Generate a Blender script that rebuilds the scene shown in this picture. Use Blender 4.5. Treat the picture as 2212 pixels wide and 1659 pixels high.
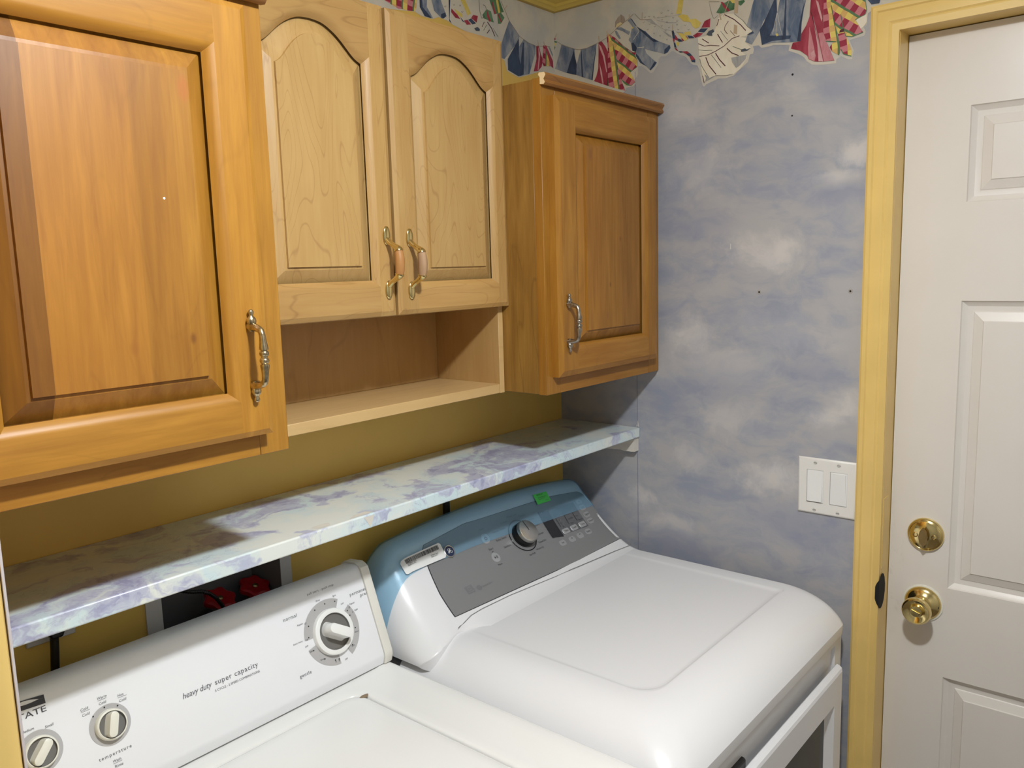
import bpy, bmesh, math, random
from mathutils import Vector, Matrix

# ------------------------------------------------------------------ clear
for o in list(bpy.data.objects):
    bpy.data.objects.remove(o, do_unlink=True)
scene = bpy.context.scene
COL = scene.collection
random.seed(4)
PI = math.pi
R = math.radians

# ------------------------------------------------------------------ camera
# X runs along the back wall (right wall at X = 0), Y into the back wall (Y = 0), Z up.
YAW, PITCH, ROLL = 0.8712, -0.1425, -0.0285
FOCAL_PX = 1762.43
fwd = Vector((math.sin(YAW) * math.cos(PITCH), math.cos(YAW) * math.cos(PITCH), math.sin(PITCH)))
rgt0 = Vector((math.cos(YAW), -math.sin(YAW), 0))
up0 = rgt0.cross(fwd)
rgt = rgt0 * math.cos(ROLL) + up0 * math.sin(ROLL)
upv = -rgt0 * math.sin(ROLL) + up0 * math.cos(ROLL)
cam_data = bpy.data.cameras.new('camera')
cam_data.sensor_fit = 'HORIZONTAL'
cam_data.sensor_width = 36.0
cam_data.lens = FOCAL_PX / 2212.0 * 36.0
cam_data.clip_start = 0.02
cam = bpy.data.objects.new('camera', cam_data)
COL.objects.link(cam)
m3 = Matrix((rgt, upv, -fwd)).transposed()
cam.matrix_world = Matrix.Translation((-1.6104, -1.1963, 1.6453)) @ m3.to_4x4()
scene.camera = cam

# ------------------------------------------------------------------ world, lamp, exposure
world = bpy.data.worlds.new('world')
scene.world = world
world.use_nodes = True
world.node_tree.nodes['Background'].inputs[0].default_value = (0.6, 0.62, 0.65, 1)
world.node_tree.nodes['Background'].inputs[1].default_value = 0.02

# one ceiling fixture: its glowing bottom (disk facing down) and the light leaving its sides (point)
LAMP_POS = (-1.076, -0.996, 2.235)
LAMP_COL = (0.945, 0.98, 1.0)
disk_data = bpy.data.lights.new('fixture_bottom', 'AREA')
disk_data.shape = 'DISK'
disk_data.size = 0.09
disk_data.energy = 12.4
disk_data.color = LAMP_COL
disk = bpy.data.objects.new('fixture_bottom', disk_data)
disk.location = LAMP_POS
COL.objects.link(disk)
bulb_data = bpy.data.lights.new('fixture_bulb', 'POINT')
bulb_data.energy = 11.8
bulb_data.color = LAMP_COL
bulb_data.shadow_soft_size = 0.045
bulb = bpy.data.objects.new('fixture_bulb', bulb_data)
bulb.location = LAMP_POS
COL.objects.link(bulb)

vs = scene.view_settings
vs.view_transform = 'Standard'
vs.look = 'None'
vs.exposure = 0.0
vs.gamma = 1.0
vs.use_curve_mapping = False
scene.display_settings.display_device = 'sRGB'

# ------------------------------------------------------------------ helpers: objects
BASE = {}          # object name -> world position of its thing's base


def base_of(o):
    return BASE[o.name]


def thing(name, label, cat, loc=(0, 0, 0), group=None):
    o = bpy.data.objects.new(name, None)
    COL.objects.link(o)
    o.empty_display_size = 0.05
    o.location = loc
    o['label'] = label
    o['category'] = cat
    if group:
        o['group'] = group
    BASE[o.name] = Vector(loc)
    return o


def tag(o, label, cat, group=None):
    o['label'] = label
    o['category'] = cat
    if group:
        o['group'] = group
    return o


class MB:
    """collects polygons in world coordinates and links them as one mesh object"""

    def __init__(self):
        self.v, self.f, self.m = [], [], []

    def face(self, pts, mi=0):
        i = len(self.v)
        self.v += [tuple(p) for p in pts]
        self.f.append(list(range(i, i + len(pts))))
        self.m.append(mi)

    def box(self, x0, x1, y0, y1, z0, z1, mi=0):
        a = [(x0, y0, z0), (x1, y0, z0), (x1, y1, z0), (x0, y1, z0),
             (x0, y0, z1), (x1, y0, z1), (x1, y1, z1), (x0, y1, z1)]
        for q in ((3, 2, 1, 0), (4, 5, 6, 7), (0, 1, 5, 4), (1, 2, 6, 5), (2, 3, 7, 6), (3, 0, 4, 7)):
            self.face([a[k] for k in q], mi)

    def loft(self, loops, closed=True, cap0=False, cap1=False, mi=0):
        n = len(loops[0])
        i = len(self.v)
        for L in loops:
            self.v += [tuple(p) for p in L]
        for a in range(len(loops) - 1):
            for k in range(n if closed else n - 1):
                k2 = (k + 1) % n
                self.f.append([i + a * n + k, i + a * n + k2, i + (a + 1) * n + k2, i + (a + 1) * n + k])
                self.m.append(mi)
        if cap0:
            self.f.append([i + k for k in reversed(range(n))])
            self.m.append(mi)
        if cap1:
            self.f.append([i + (len(loops) - 1) * n + k for k in range(n)])
            self.m.append(mi)

    def lathe(self, prof, origin, axis=(0, 0, 1), n=28, mi=0, cap0=True, cap1=True, sx=1.0, sy=1.0, xdir=None):
        o = Vector(origin)
        a = Vector(axis).normalized()
        t = Vector(xdir) if xdir else (Vector((0, 0, 1)) if abs(a.z) < .9 else Vector((1, 0, 0)))
        u = (t - a * t.dot(a)).normalized()
        w = a.cross(u)
        loops = []
        for r, h in prof:
            r = max(r, 1e-5)
            loops.append([o + a * h + u * (r * sx * math.cos(2 * PI * k / n)) + w * (r * sy * math.sin(2 * PI * k / n))
                          for k in range(n)])
        self.loft(loops, True, cap0, cap1, mi)

    def tube(self, path, radii, n=12, mi=0, caps=True, flat=1.0, ref=(0, 0, 1)):
        path = [Vector(p) for p in path]
        if not hasattr(radii, '__len__'):
            radii = [radii] * len(path)
        loops = []
        refv = Vector(ref)
        for i, p in enumerate(path):
            d = (path[min(i + 1, len(path) - 1)] - path[max(i - 1, 0)]).normalized()
            u = refv - d * refv.dot(d)
            if u.length < 1e-4:
                u = Vector((1, 0, 0)) - d * d.x
            u.normalize()
            w = d.cross(u)
            refv = u
            loops.append([p + u * (radii[i] * math.cos(2 * PI * k / n)) + w * (radii[i] * flat * math.sin(2 * PI * k / n))
                          for k in range(n)])
        self.loft(loops, True, caps, caps, mi)

    def prism(self, prof, place, a, b, mi=0):
        """closed 2D profile swept from place(p, a) to place(p, b)"""
        self.loft([[place(p, a) for p in prof], [place(p, b) for p in prof]], True, True, True, mi)

    def build(self, name, mats, parent=None, smooth=35, bevel=0.0, seg=2, loc=(0, 0, 0), weld=True):
        me = bpy.data.meshes.new(name)
        b0 = base_of(parent) if parent is not None else Vector(loc)
        me.from_pydata([(p[0] - b0.x, p[1] - b0.y, p[2] - b0.z) for p in self.v], [], self.f)
        if not isinstance(mats, (list, tuple)):
            mats = [mats]
        for mt in mats:
            me.materials.append(mt)
        for p, mi in zip(me.polygons, self.m):
            p.material_index = mi
        bm = bmesh.new()
        bm.from_mesh(me)
        if weld:
            bmesh.ops.remove_doubles(bm, verts=bm.verts, dist=2e-5)
        bmesh.ops.recalc_face_normals(bm, faces=bm.faces)
        if smooth:
            lim = R(smooth)
            for f in bm.faces:
                f.smooth = True
            for e in bm.edges:
                if len(e.link_faces) == 2:
                    e.smooth = e.calc_face_angle(0) < lim
                else:
                    e.smooth = False
        bm.to_mesh(me)
        bm.free()
        o = bpy.data.objects.new(name, me)
        COL.objects.link(o)
        if parent is not None:
            o.parent = parent
        else:
            o.location = loc
        BASE[o.name] = b0
        if bevel:
            bv = o.modifiers.new('edge_rounding', 'BEVEL')
            bv.width = bevel
            bv.segments = seg
            bv.limit_method = 'ANGLE'
            bv.angle_limit = R(40)
            bv.harden_normals = False
        return o


def struct(o):
    o['kind'] = 'structure'
    return o


def rounded_rect(x0, x1, y0, y1, r, n=6):
    """counter-clockwise outline; r may be one radius or (bl, br, tr, tl)"""
    if not hasattr(r, '__len__'):
        r = (r,) * 4
    pts = []
    for (cx, cy, rad, a0) in ((x0 + r[0], y0 + r[0], r[0], 180), (x1 - r[1], y0 + r[1], r[1], 270),
                              (x1 - r[2], y1 - r[2], r[2], 0), (x0 + r[3], y1 - r[3], r[3], 90)):
        for k in range(n + 1):
            a = R(a0 + 90 * k / n)
            pts.append((cx + rad * math.cos(a), cy + rad * math.sin(a)))
    return pts


def text_polys(body, size, shear=0.0, align='LEFT', spacing=1.0):
    cu = bpy.data.curves.new('lettering', 'FONT')
    cu.body = body
    cu.size = size
    cu.shear = shear
    cu.align_x = align
    cu.space_character = spacing
    cu.resolution_u = 2
    o = bpy.data.objects.new('lettering_tmp', cu)
    COL.objects.link(o)
    bpy.context.view_layer.update()
    dg = bpy.context.evaluated_depsgraph_get()
    ev = o.evaluated_get(dg)
    me = ev.to_mesh()
    V = [(v.co.x, v.co.y) for v in me.vertices]
    F = [list(p.vertices) for p in me.polygons]
    ev.to_mesh_clear()
    bpy.data.objects.remove(o, do_unlink=True)
    bpy.data.curves.remove(cu)
    return V, F


def stroke_poly(mb, pts, w, place, h, mi=0, taper=False):
    """flat ribbon along a polyline; place(u, v, h) maps to world"""
    n = len(pts)
    L, Rr = [], []
    for i, p in enumerate(pts):
        a = Vector(pts[max(i - 1, 0)])
        b = Vector(pts[min(i + 1, n - 1)])
        d = (b - a)
        d = d.normalized() if d.length > 1e-9 else Vector((1, 0))
        nn = Vector((-d.y, d.x)) * w * .5
        if taper and i in (0, n - 1):
            nn *= .4
        L.append((p[0] + nn.x, p[1] + nn.y))
        Rr.append((p[0] - nn.x, p[1] - nn.y))
    for i in range(n - 1):
        mb.face([place(*L[i], h), place(*L[i + 1], h), place(*Rr[i + 1], h), place(*Rr[i], h)], mi)


# ------------------------------------------------------------------ helpers: materials
def new_mat(name):
    m = bpy.data.materials.new(name)
    m.use_nodes = True
    nt = m.node_tree
    return m, nt, nt.nodes['Principled BSDF']


def setin(nt, node, key, val):
    if isinstance(val, bpy.types.NodeSocket):
        nt.links.new(val, node.inputs[key])
    else:
        node.inputs[key].default_value = val


def nd(nt, typ, ins=None, out=0, **props):
    n = nt.nodes.new(typ)
    for k, v in props.items():
        setattr(n, k, v)
    for k, v in (ins or {}).items():
        setin(nt, n, k, v)
    return n.outputs[out]


def mth(nt, op, a, b=0.0, clamp=False):
    return nd(nt, 'ShaderNodeMath', {0: a, 1: b}, operation=op, use_clamp=clamp)


def mixc(nt, fac, a, b, blend='MIX'):
    n = nt.nodes.new('ShaderNodeMix')
    n.data_type = 'RGBA'
    n.blend_type = blend
    setin(nt, n, 0, fac)
    setin(nt, n, 6, a if isinstance(a, bpy.types.NodeSocket) else (*a, 1))
    setin(nt, n, 7, b if isinstance(b, bpy.types.NodeSocket) else (*b, 1))
    return n.outputs[2]


def maprange(nt, v, a, b, c=0.0, d=1.0, smooth=False):
    return nd(nt, 'ShaderNodeMapRange', {0: v, 1: a, 2: b, 3: c, 4: d},
              interpolation_type='SMOOTHSTEP' if smooth else 'LINEAR', clamp=True)


def vmul(nt, v, s):
    return nd(nt, 'ShaderNodeVectorMath', {0: v, 1: s}, operation='MULTIPLY')


def vadd(nt, v, s):
    return nd(nt, 'ShaderNodeVectorMath', {0: v, 1: s}, operation='ADD')


def noise(nt, vec, scale=1.0, detail=3.0, rough=.5, dist=0.0, out=0):
    return nd(nt, 'ShaderNodeTexNoise', {'Vector': vec, 'Scale': scale, 'Detail': detail, 'Roughness': rough,
                                         'Distortion': dist}, out=out)


def objco(nt):
    return nd(nt, 'ShaderNodeTexCoord', out=3)


def srgb(r, g, b):
    def f(c):
        c /= 255.0
        return c / 12.92 if c <= .04045 else ((c + .055) / 1.055) ** 2.4
    return (f(r), f(g), f(b))


def bump(nt, bsdf, h, strength=.1, dist=.002):
    n = nd(nt, 'ShaderNodeBump', {'Height': h, 'Strength': strength, 'Distance': dist})
    nt.links.new(n, bsdf.inputs['Normal'])


def plain(name, col, rough=.5, metal=0.0, spec=.5, mottle=.0, mscale=30, bumpk=0.0, coat=0.0):
    m, nt, b = new_mat(name)
    c = (*col, 1)
    if mottle:
        nz = noise(nt, objco(nt), mscale, 4)
        f = maprange(nt, nz, .3, .7)
        c = mixc(nt, f, tuple(max(0, k * (1 - mottle)) for k in col), tuple(k * (1 + mottle * .6) for k in col))
        if bumpk:
            bump(nt, b, nz, bumpk, .001)
    setin(nt, b, 'Base Color', c)
    b.inputs['Roughness'].default_value = rough
    b.inputs['Metallic'].default_value = metal
    b.inputs['Specular IOR Level'].default_value = spec
    if coat:
        b.inputs['Coat Weight'].default_value = coat
        b.inputs['Coat Roughness'].default_value = .08
    return m


def wood(name, light, dark, axis='z', line=.35, nlines=7.0, streak=.6, freq=1.0, rough=.42, planks=None, line_col=None, knots=None):
    m, nt, b = new_mat(name)
    co = objco(nt)
    rnd = nd(nt, 'ShaderNodeObjectInfo', out=5)
    offs = nd(nt, 'ShaderNodeCombineXYZ', {0: mth(nt, 'MULTIPLY', rnd, 3.1), 1: mth(nt, 'MULTIPLY', rnd, 7.7), 2: mth(nt, 'MULTIPLY', rnd, 5.3)})
    p = vadd(nt, co, offs)
    along = {'x': (0.07, 1, 1), 'z': (1, 1, 0.07), 'y': (1, .07, 1)}[axis]
    fine = vmul(nt, p, tuple(k * 95 * freq for k in along))
    n1 = noise(nt, fine, 1.0, 5, .6, .4)
    along2 = {'x': (0.22, 1, 1), 'z': (1, 1, 0.22), 'y': (1, .22, 1)}[axis]
    broad = vmul(nt, p, tuple(k * 11 * freq for k in along2))
    n2 = noise(nt, broad, 1.0, 1.6, .45, .55)
    n3 = noise(nt, vmul(nt, p, tuple(k * 26 * freq for k in along2)), 1.0, 3, .5, .3)
    fr = mth(nt, 'FRACT', mth(nt, 'MULTIPLY', n2, nlines))
    tri = mth(nt, 'ABSOLUTE', mth(nt, 'SUBTRACT', fr, .5))
    ln = maprange(nt, tri, .5, .42, 1.0, 0.0, True)
    ln = mth(nt, 'MULTIPLY', ln, maprange(nt, n3, .30, .52))
    base = mixc(nt, mth(nt, 'MULTIPLY', maprange(nt, n1, .32, .72), streak), light, dark)
    base = mixc(nt, mth(nt, 'MULTIPLY', maprange(nt, n3, .35, .7), .45), base, dark)
    lc = line_col or tuple(k * .55 for k in dark)
    col = mixc(nt, mth(nt, 'MULTIPLY', ln, line), base, lc)
    bright = maprange(nt, rnd, 0, 1, .93, 1.05)
    bc = nd(nt, 'ShaderNodeCombineColor', {0: bright, 1: bright, 2: bright})
    col = mixc(nt, 1.0, col, bc, 'MULTIPLY')
    if planks:
        ax, stops = planks
        sep = nd(nt, 'ShaderNodeSeparateXYZ', {0: co}, out='xyz'.index(ax))
        lo, hi = stops[0][0], stops[-1][0]
        t = maprange(nt, sep, lo, hi + 1e-6)
        ramp = nt.nodes.new('ShaderNodeValToRGB')
        ramp.color_ramp.interpolation = 'CONSTANT'
        els = ramp.color_ramp.elements
        while len(els) > 1:
            els.remove(els[-1])
        for i, (x, c) in enumerate(stops[:-1]):
            e = els[0] if i == 0 else els.new((x - lo) / (hi - lo))
            e.position = (x - lo) / (hi - lo)
            e.color = (*c, 1)
        nt.links.new(t, ramp.inputs[0])
        col = mixc(nt, 1.0, col, ramp.outputs[0], 'MULTIPLY')
    for (kx, ky, kz, kr, kc) in (knots or []):
        d = nd(nt, 'ShaderNodeVectorMath', {0: vmul(nt, vadd(nt, co, (-kx, -ky, -kz)), (1 / kr, 0, .55 / kr))}, operation='LENGTH', out=1)
        d = mth(nt, 'ADD', d, mth(nt, 'MULTIPLY', n3, .6))
        col = mixc(nt, maprange(nt, d, .5, 1.2, .75, 0.0, True), col, kc)
    setin(nt, b, 'Base Color', col)
    setin(nt, b, 'Roughness', maprange(nt, n1, .2, .8, rough - .05, rough + .08))
    bump(nt, b, n1, .06, .0006)
    return m


# ------------------------------------------------------------------ materials
M = {}
HONEY_L, HONEY_D = srgb(182, 131, 50), srgb(147, 97, 24)
M['honey_v'] = wood('honey_maple_upright', HONEY_L, HONEY_D, 'z', .14, 7, .8)
M['honey_h'] = wood('honey_maple_level', HONEY_L, HONEY_D, 'x', .14, 7, .8)
M['honey_c_v'] = wood('worn_honey_maple_upright', srgb(172, 122, 46), srgb(138, 88, 22), 'z', .14, 7, .8)
M['honey_c_h'] = wood('worn_honey_maple_level', srgb(172, 122, 46), srgb(138, 88, 22), 'x', .14, 7, .8)
M['veneer'] = wood('brown_oak_veneer', srgb(160, 120, 56), srgb(118, 80, 28), 'z', .35, 9, .8, rough=.42)
M['crown'] = wood('raw_oak_moulding', srgb(176, 126, 66), srgb(134, 84, 36), 'x', .4, 9, .7)
M['maple_v'] = wood('natural_maple_upright', srgb(192, 156, 98), srgb(172, 130, 72), 'z', .34, 17, .65, freq=1.25, line_col=srgb(136, 94, 50))
M['maple_h'] = wood('natural_maple_level', srgb(190, 152, 94), srgb(168, 125, 68), 'x', .38, 15, .5, freq=1.0, line_col=srgb(132, 90, 46))
M['maple_panel'] = wood('figured_maple_panel', srgb(194, 159, 102), srgb(176, 136, 78), 'z', .36, 21, .5, freq=1.1, line_col=srgb(136, 94, 50))
M['maple_pale'] = wood('pale_maple_edge', srgb(214, 180, 124), srgb(200, 162, 106), 'x', .1, 4, .3)
M['maple_ply'] = wood('maple_plywood', srgb(188, 152, 98), srgb(168, 130, 76), 'z', .2, 6, .4)
M['brass'] = plain('polished_brass', (.74, .60, .28), .16, 1.0)
M['brass_old'] = plain('aged_brass', (.62, .47, .2), .22, 1.0, mottle=.35, mscale=90)
M['antique'] = plain('antique_nickel_brass', (.55, .46, .3), .24, 1.0, mottle=.4, mscale=160)
M['pewter'] = plain('antique_pewter', (.4, .37, .32), .3, 1.0, mottle=.4, mscale=160)
M['grip_wood'] = wood('handle_grip_wood', srgb(196, 142, 84), srgb(150, 100, 52), 'z', .2, 5, .6, rough=.5)
M['grip_grey'] = wood('worn_grey_grip_wood', srgb(186, 152, 118), srgb(140, 106, 74), 'z', .2, 5, .6, rough=.6)
M['enamel'] = plain('white_enamel', srgb(230, 230, 232), .27, 0, .5)
M['enamel_w'] = plain('washer_white_enamel', srgb(232, 232, 230), .2, 0, .5)
M['console_w'] = plain('washer_console_white', srgb(234, 235, 238), .32, 0, .45)
M['cap_w'] = plain('yellowed_white_plastic', srgb(230, 227, 218), .35, 0, .4, mottle=.05, mscale=18)
M['white_pl'] = plain('white_plastic', srgb(236, 236, 234), .3)
M['cream_pl'] = plain('cream_plastic', srgb(228, 226, 214), .35)
M['grey_dial'] = plain('dark_grey_plastic', srgb(112, 110, 106), .35)
M['grey_ring'] = plain('grey_print', srgb(178, 176, 176), .4)
M['ink'] = plain('dark_grey_ink', srgb(92, 92, 98), .5)
M['ink_dark'] = plain('black_ink', srgb(40, 40, 44), .5)
M['logo_ink'] = plain('charcoal_logo_ink', srgb(62, 62, 68), .5)
M['black'] = plain('black_plastic', (.008, .008, .009), .35)
M['black_gloss'] = plain('black_gloss', (.006, .006, .007), .12)
M['rubber'] = plain('black_rubber', (.006, .006, .006), .5)
M['fascia'] = plain('grey_control_fascia', srgb(128, 128, 129), .3, 0, .5)
M['fascia_ink'] = plain('fascia_dark_print', srgb(66, 66, 70), .45)
M['fascia_mid'] = plain('fascia_mid_print', srgb(118, 118, 121), .4)
M['fascia_button'] = plain('fascia_button_grey', srgb(158, 158, 160), .3)
M['display'] = plain('display_window', srgb(96, 97, 100), .25)
M['display_dark'] = plain('dark_display_glass', srgb(36, 36, 40), .15)
M['chrome'] = plain('brushed_chrome', (.62, .61, .58), .28, 1.0)
M['badge_blue'] = plain('navy_badge', srgb(34, 46, 76), .25)
M['sticker_white'] = plain('white_paper_label', srgb(238, 238, 236), .3)
M['sticker_green'] = plain('green_paper_label', srgb(80, 214, 96), .45)
M['glass_dark'] = plain('smoked_door_glass', (.012, .012, .011), .2, 0, .2)
M['grey_shadow_pl'] = plain('grey_door_plastic', srgb(206, 204, 200), .35)
M['yellow'] = plain('mustard_wall_paint', srgb(222, 186, 96), .5, mottle=.05, mscale=7)
M['trim_yellow'] = plain('yellow_trim_paint', srgb(230, 196, 118), .38, mottle=.05, mscale=12)
M['ceiling_white'] = plain('white_ceiling_paint', srgb(232, 230, 226), .6)
M['ceiling_yellow'] = plain('yellow_ceiling_paint', srgb(214, 188, 96), .5)
M['door_white'] = None
M['plate'] = plain('switch_plate_white', srgb(232, 229, 224), .35)
M['screw'] = plain('painted_screw', srgb(206, 202, 196), .35, 0)
M['bracket'] = plain('white_painted_board', srgb(216, 210, 200), .5, mottle=.06, mscale=60)
M['box_white'] = plain('grey_white_plastic', srgb(206, 204, 204), .45)
M['red'] = plain('red_valve_plastic', srgb(160, 16, 20), .4)  # red deepened to imitate the shade inside the valve box
M['valve_brass'] = plain('dull_valve_brass', (.35, .28, .14), .4, 1.0)
M['floor'] = plain('brown_vinyl_floor', srgb(120, 106, 88), .4, mottle=.1, mscale=6)
M['off_white'] = plain('off_white_paint', srgb(206, 204, 200), .6)
M['dark_hole'] = plain('dark_hole', (.01, .009, .008), .9)
M['chip'] = plain('chipped_paper_patch', srgb(214, 210, 200), .7)
M['grey_edge'] = plain('dull_grey_edge', srgb(150, 140, 132), .6)


def make_door_white():
    m, nt, b = new_mat('dirty_white_door_paint')
    co = objco(nt)
    # finger grime beside the latch edge: a stain with a shape of its own
    sep = nd(nt, 'ShaderNodeSeparateXYZ', {0: co}, out=1)
    sepz = nd(nt, 'ShaderNodeSeparateXYZ', {0: co}, out=2)
    edge = maprange(nt, sep, .365, .415, 0, 1, True)
    band = mth(nt, 'MULTIPLY', maprange(nt, sepz, .84, .96, 0, 1, True), maprange(nt, sepz, 1.22, 1.06, 0, 1, True))
    nz = noise(nt, vmul(nt, co, (1, 1.2, .7)), 42, 6, .65)
    n2 = noise(nt, co, 9, 3)
    g = mth(nt, 'MULTIPLY', mth(nt, 'MULTIPLY', edge, band), maprange(nt, nz, .55, .75))
    col = mixc(nt, maprange(nt, n2, .3, .7, 0, .12), srgb(226, 220, 213), srgb(206, 196, 182))
    col = mixc(nt, mth(nt, 'MULTIPLY', g, .45), col, srgb(150, 130, 104))
    # small specks of wear
    sp = noise(nt, co, 120, 2, .5)
    col = mixc(nt, maprange(nt, sp, .80, .84, 0, .5), col, srgb(120, 104, 84))
    setin(nt, b, 'Base Color', col)
    b.inputs['Roughness'].default_value = .3
    bump(nt, b, noise(nt, vmul(nt, co, (1, 5, 1)), 90, 3), .05, .0006)
    return m


M['door_white'] = make_door_white()


def make_sky():
    m, nt, b = new_mat('cloud_sky_wallpaper')
    co = objco(nt)
    warp = noise(nt, co, 6.5, 4, .55, out=1)
    cw = vadd(nt, co, vmul(nt, vadd(nt, warp, (-.5, -.5, -.5)), (0, .11, .07)))
    big = noise(nt, vmul(nt, cw, (1, 1, 1.8)), 5.0, 6, .6, .3)
    mid = noise(nt, vmul(nt, cw, (1, 1, 2.2)), 15, 6, .6, .5)
    f = mth(nt, 'ADD', mth(nt, 'MULTIPLY', big, .6), mth(nt, 'MULTIPLY', mid, .4))
    t = maprange(nt, f, .36, .60, 0, 1, True)
    col = mixc(nt, t, srgb(148, 153, 168), srgb(176, 174, 175))
    # painted cloud puffs: (y, z, half width, half height, strength)
    puffs = [(-.44, 1.43, .10, .06, .5), (-.52, 1.66, .085, .042, 1.0), (-.545, 1.675, .035, .022, 1.0), (-.335, 1.965, .05, .04, .6), (-.38, 1.83, .09, .06, .5),
             (-.70, 1.845, .055, .032, 1.0), (-.655, 1.80, .06, .022, .9), (-.36, 1.49, .06, .045, .8), (-.345, 1.49, .02, .02, .9),
             (-.70, 1.345, .05, .035, .9), (-.66, 1.32, .05, .02, .8), (-.54, 1.19, .085, .04, 1.0), (-.37, 1.21, .05, .035, .6),
             (-.24, 1.10, .045, .028, 1.0), (-.30, 1.05, .07, .03, .7), (-.62, 1.97, .12, .05, .4), (-.45, 1.31, .09, .045, .5), (-.56, 1.50, .14, .05, .3)]
    tot = None
    rough_n = noise(nt, cw, 22, 6, .65)
    for (y, z, a, c, s) in puffs:
        d = nd(nt, 'ShaderNodeVectorMath', {0: vmul(nt, vadd(nt, cw, (0, -y, -z)), (0, 1 / a, 1 / c))}, operation='LENGTH', out=1)
        d = mth(nt, 'ADD', d, mth(nt, 'MULTIPLY', mth(nt, 'SUBTRACT', rough_n, .5), 2.3))
        v = maprange(nt, d, 1.25, .0, 0, s, True)
        tot = v if tot is None else mth(nt, 'MAXIMUM', tot, v)
    col = mixc(nt, mth(nt, 'MULTIPLY', tot, .58), col, srgb(222, 216, 209))
    darks = [(-.655, 1.965, .06, .04, .8), (-.665, 1.765, .10, .035, .7), (-.42, 1.39, .10, .05, .5), (-.63, 1.42, .08, .04, .6), (-.30, 1.335, .06, .05, .4), (-.37, 1.72, .12, .04, .4), (-.60, 1.10, .14, .05, .6), (-.33, .99, .10, .05, .7)]
    tot = None
    for (y, z, a, c, s) in darks:
        d = nd(nt, 'ShaderNodeVectorMath', {0: vmul(nt, vadd(nt, cw, (0, -y, -z)), (0, 1 / a, 1 / c))}, operation='LENGTH', out=1)
        d = mth(nt, 'ADD', d, mth(nt, 'MULTIPLY', mth(nt, 'SUBTRACT', rough_n, .5), 1.2))
        v = maprange(nt, d, 1.3, .2, 0, s, True)
        tot = v if tot is None else mth(nt, 'MAXIMUM', tot, v)
    col = mixc(nt, mth(nt, 'MULTIPLY', tot, .8), col, srgb(136, 142, 164))
    setin(nt, b, 'Base Color', col)
    b.inputs['Roughness'].default_value = .55
    bump(nt, b, noise(nt, co, 260, 2), .04, .0005)
    return m


M['sky'] = make_sky()


def make_marble():
    m, nt, b = new_mat('pale_blue_marble_contact_paper')
    co = objco(nt)
    w = noise(nt, co, 11, 4, .6, out=1)
    c2 = vadd(nt, vmul(nt, co, (1, 1.25, 1.25)), vmul(nt, vadd(nt, w, (-.5, -.5, -.5)), (.10, .10, .10)))
    n1 = noise(nt, c2, 9, 6, .6, 1.0)
    n2 = noise(nt, c2, 6.5, 4, .6, .6)
    n3 = noise(nt, c2, 17, 6, .62, 1.4)
    n4 = noise(nt, vmul(nt, c2, (1.5, 1, 1)), 26, 5, .6, .8)
    col = mixc(nt, maprange(nt, n2, .38, .62, 0, 1, True), srgb(226, 231, 226), srgb(206, 226, 232))
    col = mixc(nt, maprange(nt, n1, .50, .60, 0, .85, True), col, srgb(180, 184, 210))
    col = mixc(nt, mth(nt, 'MULTIPLY', maprange(nt, n1, .53, .66, 0, 1, True), maprange(nt, n4, .46, .58, 0, 1, True)), col, srgb(154, 157, 192))
    tri = mth(nt, 'ABSOLUTE', mth(nt, 'SUBTRACT', n3, .5))
    col = mixc(nt, mth(nt, 'MULTIPLY', maprange(nt, tri, .018, .0), maprange(nt, n2, .48, .6, 0, .35)), col, srgb(140, 138, 168))
    col = mixc(nt, maprange(nt, n4, .66, .72, 0, .6), col, srgb(238, 236, 226))
    setin(nt, b, 'Base Color', col)
    b.inputs['Roughness'].default_value = .28
    return m


M['marble'] = make_marble()


def make_paper():
    m, nt, b = new_mat('border_paper')
    co = objco(nt)
    n = noise(nt, co, 9, 5, .6, .4)
    n2 = noise(nt, co, 28, 4)
    col = mixc(nt, maprange(nt, n, .45, .66, 0, .55, True), srgb(206, 199, 184), srgb(172, 178, 180))
    col = mixc(nt, maprange(nt, n2, .5, .7, 0, .2), col, srgb(186, 174, 152))
    setin(nt, b, 'Base Color', col)
    b.inputs['Roughness'].default_value = .6
    return m


M['paper'] = make_paper()


def make_denim(name, a, c):
    m, nt, b = new_mat(name)
    co = objco(nt)
    n = noise(nt, vmul(nt, co, (1, 1, .4)), 45, 5, .6, .6)
    col = mixc(nt, maprange(nt, n, .36, .66), a, c)
    setin(nt, b, 'Base Color', col)
    b.inputs['Roughness'].default_value = .6
    return m


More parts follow.
